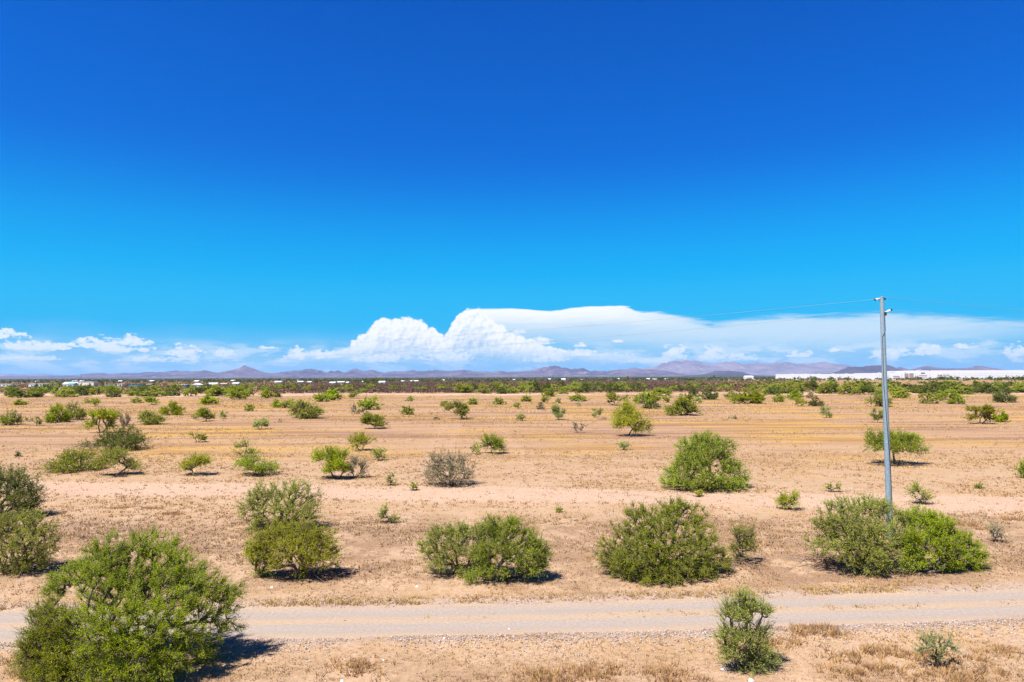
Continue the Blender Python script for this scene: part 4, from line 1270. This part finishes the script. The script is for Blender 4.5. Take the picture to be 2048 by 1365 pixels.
def pebbles(name, n_, place, size, seed, label):
    rng = np.random.default_rng(seed)
    X, Y, s = place(rng, n_)
    n_ = len(X)
    Z = height(X, Y) + .01
    oct_ = np.array([(1, 0, 0), (0, 1, 0), (-1, 0, 0), (0, -1, 0), (0, 0, .8), (0, 0, -.5)], float)
    fo = np.array([(0, 1, 4), (1, 2, 4), (2, 3, 4), (3, 0, 4), (1, 0, 5), (2, 1, 5), (3, 2, 5), (0, 3, 5)])
    a = rng.uniform(0, 6.28, n_)
    sc_ = size * s[:, None, None] * rng.uniform(.6, 1.4, (n_, 6, 1))
    V = np.repeat(oct_[None], n_, 0) * sc_
    V[..., 0], V[..., 1] = V[..., 0] * np.cos(a)[:, None] * 1.25 - V[..., 1] * np.sin(a)[:, None], V[..., 0] * np.sin(a)[:, None] + V[..., 1] * np.cos(a)[:, None]
    V = V + np.stack([X, Y, Z], -1)[:, None]
    Fc = (fo[None] + (np.arange(n_) * 6)[:, None, None]).reshape(-1, 3)
    ti = np.repeat(rng.random(n_), 8)
    tag(link(name, mesh_np(name, V.reshape(-1, 3), Fc, 'pebble', ti)), label, 'gravel', None, 'stuff')


def peb(rng, n_):
    X = rng.uniform(-24, 26, n_)
    off = np.where(rng.random(n_) < .68, -ROAD_W - np.abs(rng.normal(.15, .7, n_)), np.where(rng.random(n_) < .5, rng.normal(.2, .4, n_), -ROAD_W * rng.random(n_)))
    Y = road_far(X) + off
    ins = (off < -.2) & (off > -ROAD_W + .2)
    keep = (Y > 16.8) & (vnoise(X / 1.5, Y / 1.5, 77) > .22) & (~ins | (rng.random(n_) < .6))
    return X[keep], Y[keep], (rng.uniform(.4, 1.0, n_) ** 2 * np.where(ins, .6, 1.0))[keep]
pebbles('gravel', 17000, peb, .035, 41, 'loose grey gravel along the edges of the road')


def clods(rng, n_):
    X, Y = in_view(rng, n_, 16.8, 62)
    ro = np.abs(Y - (road_far(X) - ROAD_W / 2)) - ROAD_W / 2
    keep = ro > .3
    return X[keep], Y[keep], (rng.uniform(.4, 1.2, n_) * np.clip(Y / 30, .7, 1.6))[keep]
pebbles('clods', 11000, clods, .03, 42, 'small clods and stones strewn over the sandy ground')

# single stones bright or dark enough to pick out
STONES = [(544, 1173, 6, 'stone_white', 'white stone under the yellow green feathery shrub'), (834, 1174, 6, 'stone_white', 'white stone on the verge below the grey green pair'),
          (888, 1283, 5, 'stone_white', 'white stone just before the gravel road'), (767, 1324, 5, 'stone_white', 'white stone on the sand near the bottom'),
          (1018, 1258, 5, 'stone_white', 'white stone at the near edge of the gravel road'), (684, 1361, 7, 'stone_white', 'pale stone at the very bottom of the picture'),
          (1502, 1358, 10, 'stone_white', 'largest white stone, at the foot of the narrow young tree'), (1447, 1335, 9, 'stone_white', 'white stone left of the narrow young tree trunk'),
          (754, 1157, 9, 'stone_brown', 'dark brown stone above the road between two shrubs'), (690, 1243, 6, 'stone_brown', 'dark stone lying on the gravel road'),
          (1155, 1270, 7, 'stone_brown', 'dark stone beside the gravel road'), (291, 971, 7, 'stone_brown', 'dark stone on the second track near the yellow green tree'),
          (1158, 1022, 4, 'stone_brown', 'tiny dark stone on the second track'), (1204, 839, 15, 'stone_brown', 'flat dark grey rock in the golden grass')]
for i, (px, py, sz, mt, lab) in enumerate(STONES):
    c0 = at(px, py)
    rr = sz * c0.y / F_PX / 2
    rng = np.random.default_rng(300 + i)
    V, Fc = [(0, 0, .75)], []
    for ring, (r_, z_) in enumerate(((.6, .6), (1.0, .15), (.8, -.35))):
        for j in range(7):
            a = j * 2 * math.pi / 7 + ring * .3
            q = r_ * rng.uniform(.75, 1.2)
            V.append((q * math.cos(a) * 1.2, q * math.sin(a), z_ * rng.uniform(.8, 1.2)))
    for j in range(7):
        Fc.append((0, 1 + j, 1 + (j + 1) % 7))
        for ring in (0, 1):
            a, b = 1 + ring * 7 + j, 1 + ring * 7 + (j + 1) % 7
            Fc.append((a, a + 7, b + 7, b))
    o = link('stone', mesh_py('stone', [(x * rr, y * rr, z * rr) for x, y, z in V], Fc, mt), None, (c0.x, c0.y, hz(c0.x, c0.y)))
    tag(o, lab, 'stone', 'stones on the sand')

# ------------------------------------------------------------------ steel pole and its two wires
PB = at(1777, 1078)
PY_ = PB.y
top = pt(1763.5, 596, PY_)
foot = pt(1780.5, 1078, PY_)
pole = thing('utility_pole', 'tall galvanized steel utility pole rising out of the tangled shrub', 'utility pole', (foot.x, PY_, hz(foot.x, PY_)))
HT = top.z - hz(foot.x, PY_)
pole.rotation_euler.y = math.atan2(top.x - foot.x, HT)
lathe('shaft', [(.160, -.3), (.157, 0), (.128, HT * .55), (.102, HT - .02), (.100, HT)], 'galvanized_steel', pole, 20)
lathe('cap', [(.108, 0), (.108, .03), (.04, .06)], 'galvanized_steel', pole, 20, (0, 0, HT - .005))
b_ = lathe('insulator', [(.022, 0), (.03, .02), (.03, .14), (.055, .15), (.055, .20), (.032, .215), (.055, .23), (.05, .28)], 'porcelain', pole, 12, (-.10, -.03, HT - .03), (-1, -.2, -.28))
lathe('end_fitting', [(.04, 0), (.06, .03), (.03, .09)], 'rubber_black', b_, 10, tuple(Vector((-1, -.2, -.28)).normalized() * .27), (-1, -.2, -.28))
b2_ = lathe('insulator', [(.022, 0), (.03, .02), (.03, .14), (.055, .15), (.055, .20), (.032, .215), (.055, .23), (.05, .28)], 'porcelain', pole, 12, (.10, -.05, HT - .76), (1, -.3, .42))
lathe('end_fitting', [(.04, 0), (.06, .03), (.03, .11)], 'rubber_black', b2_, 10, tuple(Vector((1, -.3, .42)).normalized() * .27), (1, -.3, .42))
box('bracket', .06, .15, -.14, -.04, HT - .92, HT - .74, 'rubber_black', pole)
box('bracket', .07, .14, -.13, -.03, HT - .12, HT - .03, 'rubber_black', pole)
# ground wire stapled down the shaft, crossing to its other side
cv = [(.09, -.06, HT - .9), (.094, -.06, HT - 1.7), (.0, -.125, HT - 1.85), (-.08, -.09, HT - 2.0), (-.095, -.09, HT - 4.5), (-.04, -.138, HT - 6.3), (.02, -.148, HT - 7.8), (.07, -.138, HT - 9.2), (.09, -.14, .1)]
A = np.array(cv[:-1]); B = np.array(cv[1:])
V, Fc = tubes(A, B, np.full(len(A), .014), np.full(len(A), .014), 5)
link('ground_wire', mesh_np('ground_wire', V, Fc, 'rubber_black'), pole)
for zz in (HT - 2.6, HT - 5.2, HT - 7.4):
    rr = np.interp(zz, [0, HT * .55, HT], [.159, .130, .103])
    lathe('band', [(rr, 0), (rr + .004, .005), (rr + .004, .03), (rr, .035)], 'galvanized_steel', pole, 20, (0, 0, zz))


def wire(p0, p1, sag, label, n_=40):
    t_ = np.linspace(0, 1, n_)[:, None]
    p0, p1 = np.array(p0), np.array(p1)
    Pn = p0 + (p1 - p0) * t_
    Pn[:, 2:] -= 4 * sag * t_ * (1 - t_)
    V, Fc = tubes(Pn[:-1], Pn[1:], np.full(n_ - 1, .005), np.full(n_ - 1, .005), 5)
    tag(link('power_line', mesh_np('power_line', V, Fc, 'wire_metal')), label, 'power line', 'power lines on the steel pole')
zt, zl = top.z - .08, top.z - .66
tx_, ty_ = top.x, PY_
wire((tx_ - .36, ty_ - .06, zt), (-72, 82, 12.2), 1.5, 'upper thin wire running from the pole top over the clouds to the left')
wire((tx_ + .30, ty_ - .14, zl), (-72, 82, 11.3), 1.7, 'lower thin wire running from the pole over the clouds to the left')
wire((tx_ + .02, ty_ - .05, top.z + .06), (104, 39.5, 11.8), 2.0, 'upper thin wire running from the pole top to the right edge')
wire((tx_ + .36, ty_ - .14, zl + .05), (104, 39.5, 11.0), 2.0, 'lower thin wire running from the pole to the right edge')

# ------------------------------------------------------------------ far dwellings
def house(px0, px1, ytop, ybase, wall, roof, label, form='gable', cat='house', name='house', roof_frac=.38, depth=8.0, doors=1, windows=3, along='x'):
    c0 = at((px0 + px1) / 2, ybase)
    s = c0.y / F_PX
    w = (px1 - px0) * s
    h = max(1.9, pt((px0 + px1) / 2, ytop, c0.y).z)
    r = thing(name, label, cat, (c0.x, c0.y + depth / 2, 0), 0, 'far dwellings and sheds')
    hw = h * (1 - roof_frac) if form == 'gable' else h * .93
    x0, x1, y0, y1 = -w / 2, w / 2, -depth / 2, depth / 2
    box('wall', x0, x1, y0, y1, -.2, hw, wall, r)
    if form == 'gable': gable('roof', x0, x1, y0, y1, hw + .01, h, roof, r, .4, along)
    else: box('roof', x0 - .25, x1 + .25, y0 - .25, y1 + .25, hw + .01, h, roof, r)
    slots = np.linspace(x0, x1, doors + windows + 2)[1:-1]
    for i, xx in enumerate(slots):
        if i % (windows + 1) == windows // 2 and doors:
            box('door', xx - .5, xx + .5, y0 - .06, y0 - .004, 0.02, min(2.0, hw * .8), 'door_grey', r)
        else:
            f_ = box('window', xx - .65, xx + .65, y0 - .07, y0 - .004, hw * .38, hw * .8, 'roof_light', r)
            box('pane', xx - .55, xx + .55, y0 - .09, y0 - .072, hw * .42, hw * .76, 'glass_dark', f_)
    return r

house(-14, 22, 768.5, 774.5, 'white_paint', 'roof_light', 'long pale flat roofed mobile home cut by the left edge', 'flat', 'mobile home', 'mobile_home')
house(57, 95, 768, 776.5, 'white_paint', 'roof_light', 'long white mobile home behind dark vehicles', 'flat', 'mobile home', 'mobile_home', windows=4)
house(125, 156, 764.5, 773, 'white_paint', 'roof_light', 'white low house left of the teal roofed one', roof_frac=.5)
house(133, 146, 766, 774.5, 'white_paint', 'roof_teal', 'small white house with a teal green roof', roof_frac=.4, windows=1)
house(155, 187, 764, 773, 'wall_cream', 'roof_light', 'long cream metal shed beside the white low house', 'flat', 'shed', 'shed', windows=2)
house(208, 230, 768, 774, 'wall_grey', 'roof_dark', 'low grey house right of a dark palm', 'flat', windows=2)
house(234, 244, 768, 774, 'wall_cream', 'roof_light', 'tiny cream hut right of the low grey house', 'flat', 'hut', 'hut', windows=1)
house(256, 283, 768, 775, 'wall_blue', 'roof_dark', 'blue shed with dark roof left of the wooden pole', 'flat', 'shed', 'shed', windows=2)
house(291, 301, 767.5, 775, 'wall_rust', 'roof_dark', 'small rusty red shed by the wooden pole', 'gable', 'shed', 'shed', windows=1)
house(351, 373, 769.5, 776, 'wall_blue', 'roof_light', 'blue shed with light roof in the middle of the bare lot', 'flat', 'shed', 'shed', windows=2)
house(383, 397, 767, 776, 'white_paint', 'roof_light', 'white boxy shed right of the blue one', 'gable', 'shed', 'shed', windows=1, along='y')
house(397, 412, 769, 775, 'wall_grey', 'roof_dark', 'low dark grey shed beside the white boxy one', 'flat', 'shed', 'shed', windows=1)
house(414, 432, 766, 774, 'white_paint', 'white_paint', 'white gabled barn behind green shrubs', 'gable', 'barn', 'barn', windows=1)
house(440, 452, 766.5, 771, 'wall_cream', 'wall_tan', 'tan roofed cottage between barn and white house', windows=1)
house(464, 476, 765.5, 770.5, 'white_paint', 'roof_light', 'white house at the end of the bare lot', windows=1)
for px, y0_, y1_, w_, lab in ((70, 761.5, 765, 6, 'tiny white house among trees above the mobile home'), (147, 760.5, 764, 8, 'pinkish white house above the teal roof'), (162, 760.5, 764, 7, 'tiny bright house above the cream shed'), (239, 760.5, 764, 7, 'tiny white house above the cream hut'), (302, 760, 764, 8, 'tiny white house left of the wooden pole top'), (392, 760, 764, 8, 'tiny white house above the boxy shed'), (465, 759.5, 763, 8, 'tiny white house above the white house by the bare lot'), (555, 761.5, 766, 13, 'long white house behind trees, first of the middle row'), (592, 759.5, 762, 6, 'tiny white house behind the middle row'), (600, 761.5, 765.5, 11, 'low white house, second of the middle row'), (618, 762, 766, 7, 'small white house, third of the middle row'), (664, 763, 768, 11, 'bright white house at the edge of the brown plain'), (681, 762, 766.5, 13, 'white house with pale roof right of the bright one'), (694, 763, 767, 5, 'cream hut at the end of the white houses'), (729, 761.5, 765.5, 11, 'white long house left of the dark grove'), (763, 761.5, 767.5, 12, 'white house with arched front under the dark grove'), (805, 760.5, 764, 8, 'small white house right of the dark grove'), (828, 760, 763.5, 16, 'pale long low house right of the dark grove'), (886, 758.5, 761.5, 5, 'tiny white house far off beyond the brown plain'), (1028, 758, 761, 4, 'tiny pale house under the cloud tower'), (1099, 756.5, 760, 5, 'tiny white cabin above the thicket'), (1127, 756.5, 761, 8, 'bright white cabin above the thicket'), (1164, 758, 761, 4, 'very small white cabin right of the bright one'), (1236, 756, 760, 6, 'tiny white cabin over the green line'), (1297, 756, 759.5, 6, 'tiny pale cabin above the pointed shrub'), (1310, 757, 760.5, 8, 'small cream cabin above the pointed shrub'), (1332, 756.5, 759.5, 8, 'small pale long cabin among far trees')):
    house(px - w_ / 2, px + w_ / 2, y0_ + 1.0, y1_ + .6, 'white_paint' if 'white' in lab else 'wall_cream', 'roof_light', lab, 'gable', roof_frac=.45, windows=1, depth=10)
house(1491, 1507, 752, 759.5, 'white_paint', 'white_paint', 'bright white tapering barn alone left of the warehouses', 'gable', 'barn', 'barn', roof_frac=.3, windows=1, depth=14)


def tank(px, py, wpx, label):
    c0 = at(px, py)
    r = wpx * c0.y / F_PX / 2
    o = thing('water_tank', label, 'tank', (c0.x, c0.y + r, 0), 0)
    lathe('body', [(r, -.1), (r, r * 1.0), (r * .96, r * 1.2)], 'white_paint', o, 20)
    lathe('lid', [(r * .97, 0), (r * .7, r * .3), (r * .2, r * .42)], 'white_paint', o, 20, (0, 0, r * 1.205))
tank(119, 783, 9, 'round white water tank among bushes before the dwellings')


def car(px, py, mat, label, rz):
    c0 = at(px, py)
    o = thing('parked_car', label, 'car', (c0.x, c0.y, 0), rz, 'dark vehicles by the dwellings')
    V = [(-2.2, .35), (-2.25, .85), (-1.9, 1.0), (-1.25, 1.05), (-.8, 1.55), (.9, 1.58), (1.45, 1.05), (2.15, .9), (2.2, .35)]
    n_ = len(V)
    vs = [(x, -.85, z) for x, z in V] + [(x, .85, z) for x, z in V]
    fs = [tuple(range(n_)), tuple(range(2 * n_ - 1, n_ - 1, -1))] + [(i, (i + 1) % n_, (i + 1) % n_ + n_, i + n_) for i in range(n_)]
    link('body', mesh_py('body', vs, fs, mat), o)
    for x in (-1.35, 1.35):
        for y in (-.75, .75):
            lathe('wheel', [(.3, 0), (.33, .04), (.33, .18), (.3, .22)], 'rubber_black', o, 12, (x, y - .11, .33), (0, 1, 0))
for px, py, mt, lab, rz in ((72, 781, 'roof_dark', 'dark vehicle parked before the long white mobile home', .2), (82, 780, 'wall_rust', 'reddish vehicle parked beside the dark one', -.4), (180, 777, 'roof_dark', 'dark vehicle parked before the cream metal shed', .1), (200, 778, 'roof_dark', 'dark vehicle parked under the dark palm', .3), (444, 782, 'roof_dark', 'dark vehicle on the bare lot, left one', .1), (455, 782, 'roof_dark', 'dark vehicle on the bare lot, right one', .9)):
    car(px, py, mt, lab, rz)


def wood_pole(px, y0_, y1_, label, r=.16, arm=True, mat='wood_pole', name='utility_pole', group='thin far poles'):
    c0 = at(px, y1_)
    h = pt(px, y0_, c0.y).z
    r = max(r, .35 * c0.y / F_PX)
    o = thing(name, label, 'pole', (c0.x, c0.y, 0), 0, group)
    lathe('shaft', [(r, -.2), (r * .7, h)], mat, o, 8)
    if arm: box('crossarm', -1.2, 1.2, -.08 - r, -r + .02, h - .9, h - .7, mat, o)
    return o
wood_pole(312, 757.5, 786, 'dark wooden pole standing in the belt of shrubs', .17, False)
wood_pole(162, 747.5, 764, 'thin tall mast behind the cream shed', .2, True)
wood_pole(288, 759, 776, 'thin pale post near the rusty red shed', .1, False)
wood_pole(588, 752.5, 762, 'thin pole behind the middle row of houses', .2)
wood_pole(126, 756, 766, 'thin pole left of the white low house', .15)
wood_pole(57, 755, 766, 'thin pole behind the long white mobile home', .15)
wood_pole(1106, 750, 760, 'thin pole over the thicket', .2)
wood_pole(1240, 750.5, 759, 'thin pole over the green line near the tiny cabin', .2)

# palms and taller dark trees far off
for px, y0_, y1_, wp, kd, lab in ((204, 759.5, 777, 6, 'k', 'dark narrow palm beside the low grey house'), (104, 764, 778, 12, 'o', 'rusty olive tree right of the long white mobile home'), (733, 758, 767, 20, 'k', 'dark green tree left in the grove by the white houses'), (748, 756, 767, 24, 'k', 'tallest dark tree in the grove by the white houses'), (762, 757, 766, 16, 'k', 'dark tree right in the grove by the white houses'), (633, 758.5, 766, 10, 'k', 'dark tree beside the third white house of the row'), (1256, 752, 760, 5, 'k', 'narrow dark far tree by the tiny cabin'), (1428, 750.5, 759, 8, 'k', 'dark far tree below the low dark hill'), (1935, 754, 762, 12, 'k', 'dark tree in front of the tall white warehouse'), (1995, 754.5, 762, 16, 'k', 'dark tree before the tall white warehouse near the right edge'), (2046, 754, 762, 12, 'k', 'dark tree at the right edge before the warehouse')):
    c0 = at(px, y1_)
    h, w = pt(px, y0_, c0.y).z, wp * c0.y / F_PX
    root = thing('small_tree', lab, 'tree', (c0.x, c0.y, 0), px * 1.7, 'taller trees far off')
    tm, cm = proto(kd, 2, px % 4)
    link('trunk', tm, root); link('crown', cm, root)
    root.scale = (w / 3.0, w / 3.0, h / 2.4)
# low green trees along the foot of the warehouses
for i, px in enumerate(range(1560, 2056, 8)):
    px = px + rb.uniform(-3, 3)
    c0 = at(px, 759.0 + rb.uniform(-.4, 1.2))
    h, w = rb.uniform(3.6, 7.0), rb.uniform(8, 17)
    root = thing('small_tree', 'small green tree in the row along the warehouses, ' + next(b_ for a_, b_ in MARKS if px < a_), 'tree', (c0.x, c0.y, 0), rb.uniform(0, 6), 'trees along the warehouses')
    tm, cm = proto('k', 2, i % 4)
    link('trunk', tm, root); link('crown', cm, root)
    root.scale = (w / 3.0, w / 3.0, h / 2.4)

# ------------------------------------------------------------------ warehouses
def warehouse(dist_y, px0, px1, ytop, ybase, depth, label, n_panels, dark=(), roof_units=0, stripes=(), doors=()):
    c0, c1 = at(px0, ybase), at(px1, ybase)
    Y = dist_y
    a, b = pt(px0, ybase, Y).x, pt(px1, ybase, Y).x
    h = pt((px0 + px1) / 2, ytop, Y).z
    s = Y / F_PX
    o = thing('warehouse', label, 'warehouse', (a, Y, 0), 0, 'white warehouses')
    w = b - a
    box('wall', 0, w, .25, depth, -.5, h - .6, 'white_paint', o)
    box('roof', .3, w - .3, .5, depth - .3, h - .59, h - .35, 'roof_light', o)
    pw = w / n_panels
    src = None
    for i in range(n_panels):
        if src is None:
            src = box('panel', .12, pw - .12, 0, .248, -.4, h, 'white_paint', o)
        else:
            c_ = src.copy(); COL.objects.link(c_); c_.location.x = i * pw
    for (p0, p1, t0, t1, mt, nm) in doors:
        X0, X1 = pt(p0, 750, Y).x - a, pt(p1, 750, Y).x - a
        z1, z0 = pt((p0 + p1) / 2, t0, Y).z, pt((p0 + p1) / 2, t1, Y).z
        box(nm, X0, X1, -.22, -.005, max(0.1, z0), z1, mt, o)
    for (t0, t1) in stripes:
        z1, z0 = pt((px0 + px1) / 2, t0, Y).z, pt((px0 + px1) / 2, t1, Y).z
        box('trim', w * .12, w * .96, -.12, -.004, z0, z1, 'panel_shade', o)
    for i in range(roof_units):
        xx = w * (i + .7) / (roof_units + .4)
        box('roof_unit', xx - 2.2, xx + 2.2, 6, 10, h - .34, h + 1.3, 'wall_grey', o)
    return o
warehouse(1420, 1568, 1744, 748.3, 759.6, 45, 'long low white warehouse left of the steel pole', 22, roof_units=6, doors=[(1701, 1710, 752.5, 753.6, 'panel_shade', 'trim'), (1716, 1732, 750.8, 751.6, 'wall_grey', 'window'), (1716, 1732, 753, 753.8, 'panel_shade', 'trim')])
warehouse(1300, 1745, 1834, 746.2, 760, 70, 'white office fronted warehouse block crossed by the steel pole', 12, roof_units=3, doors=[(1786, 1799, 752.5, 754.5, 'door_grey', 'window'), (1786, 1799, 755.8, 757.4, 'wall_grey', 'window'), (1809, 1817, 747.3, 757.5, 'door_grey', 'dock_door'), (1818.5, 1827, 747, 757.5, 'door_grey', 'dock_door')])
warehouse(1304, 1834.5, 2260, 740.6, 760, 120, 'tall bright white warehouse reaching the right edge', 40, stripes=[(746.6, 747.3), (750.6, 751.2)], roof_units=0, doors=[(1842, 1850, 745.8, 747.6, 'glass_dark', 'window'), (1838, 1854, 750.6, 751.8, 'door_grey', 'window'), (1838, 1854, 753.6, 755.0, 'wall_grey', 'window'), (1875, 1884, 749.8, 751.4, 'door_grey', 'window'), (1886, 1898, 749.8, 751.4, 'door_grey', 'window'), (1886, 1898, 753.6, 754.6, 'wall_grey', 'window')])
for px, lab in ((1804, 'thin lamp post before the dock doors'), (1830.5, 'thin lamp post right of the dock doors'), (1860, 'thin lamp post before the tall white warehouse'), (1777.5, 'thin lamp post right beside the steel pole')):
    o = wood_pole(px, 741.5, 762, lab, .3, False, 'wall_grey', 'lamp_post', 'lamp posts before the warehouses')
    box('lamp_head', -1.3, 1.3, -.5, .5, pt(px, 741.5, o.location.y).z, pt(px, 741.5, o.location.y).z + .6, 'roof_dark', o)

# ------------------------------------------------------------------ the dry air
HB = 41500.0
hzb = box('haze', -HB, HB, -HB, HB, -6.0, 612.0, 'white_paint')
tag(hzb, kind='stuff')
m = bpy.data.materials.new('haze'); m.use_nodes = True
k = NT(m.node_tree)
pv = k.node('ShaderNodeVolumePrincipled')
pv.inputs['Color'].default_value = (0.28, 0.56, 1.0, 1)
pv.inputs['Density'].default_value = 1.9e-5
pv.inputs['Anisotropy'].default_value = 0.1
o = k.node('ShaderNodeOutputMaterial')
k.put(o.inputs['Volume'], pv.outputs[0])
hzb.data.materials.clear(); hzb.data.materials.append(m)
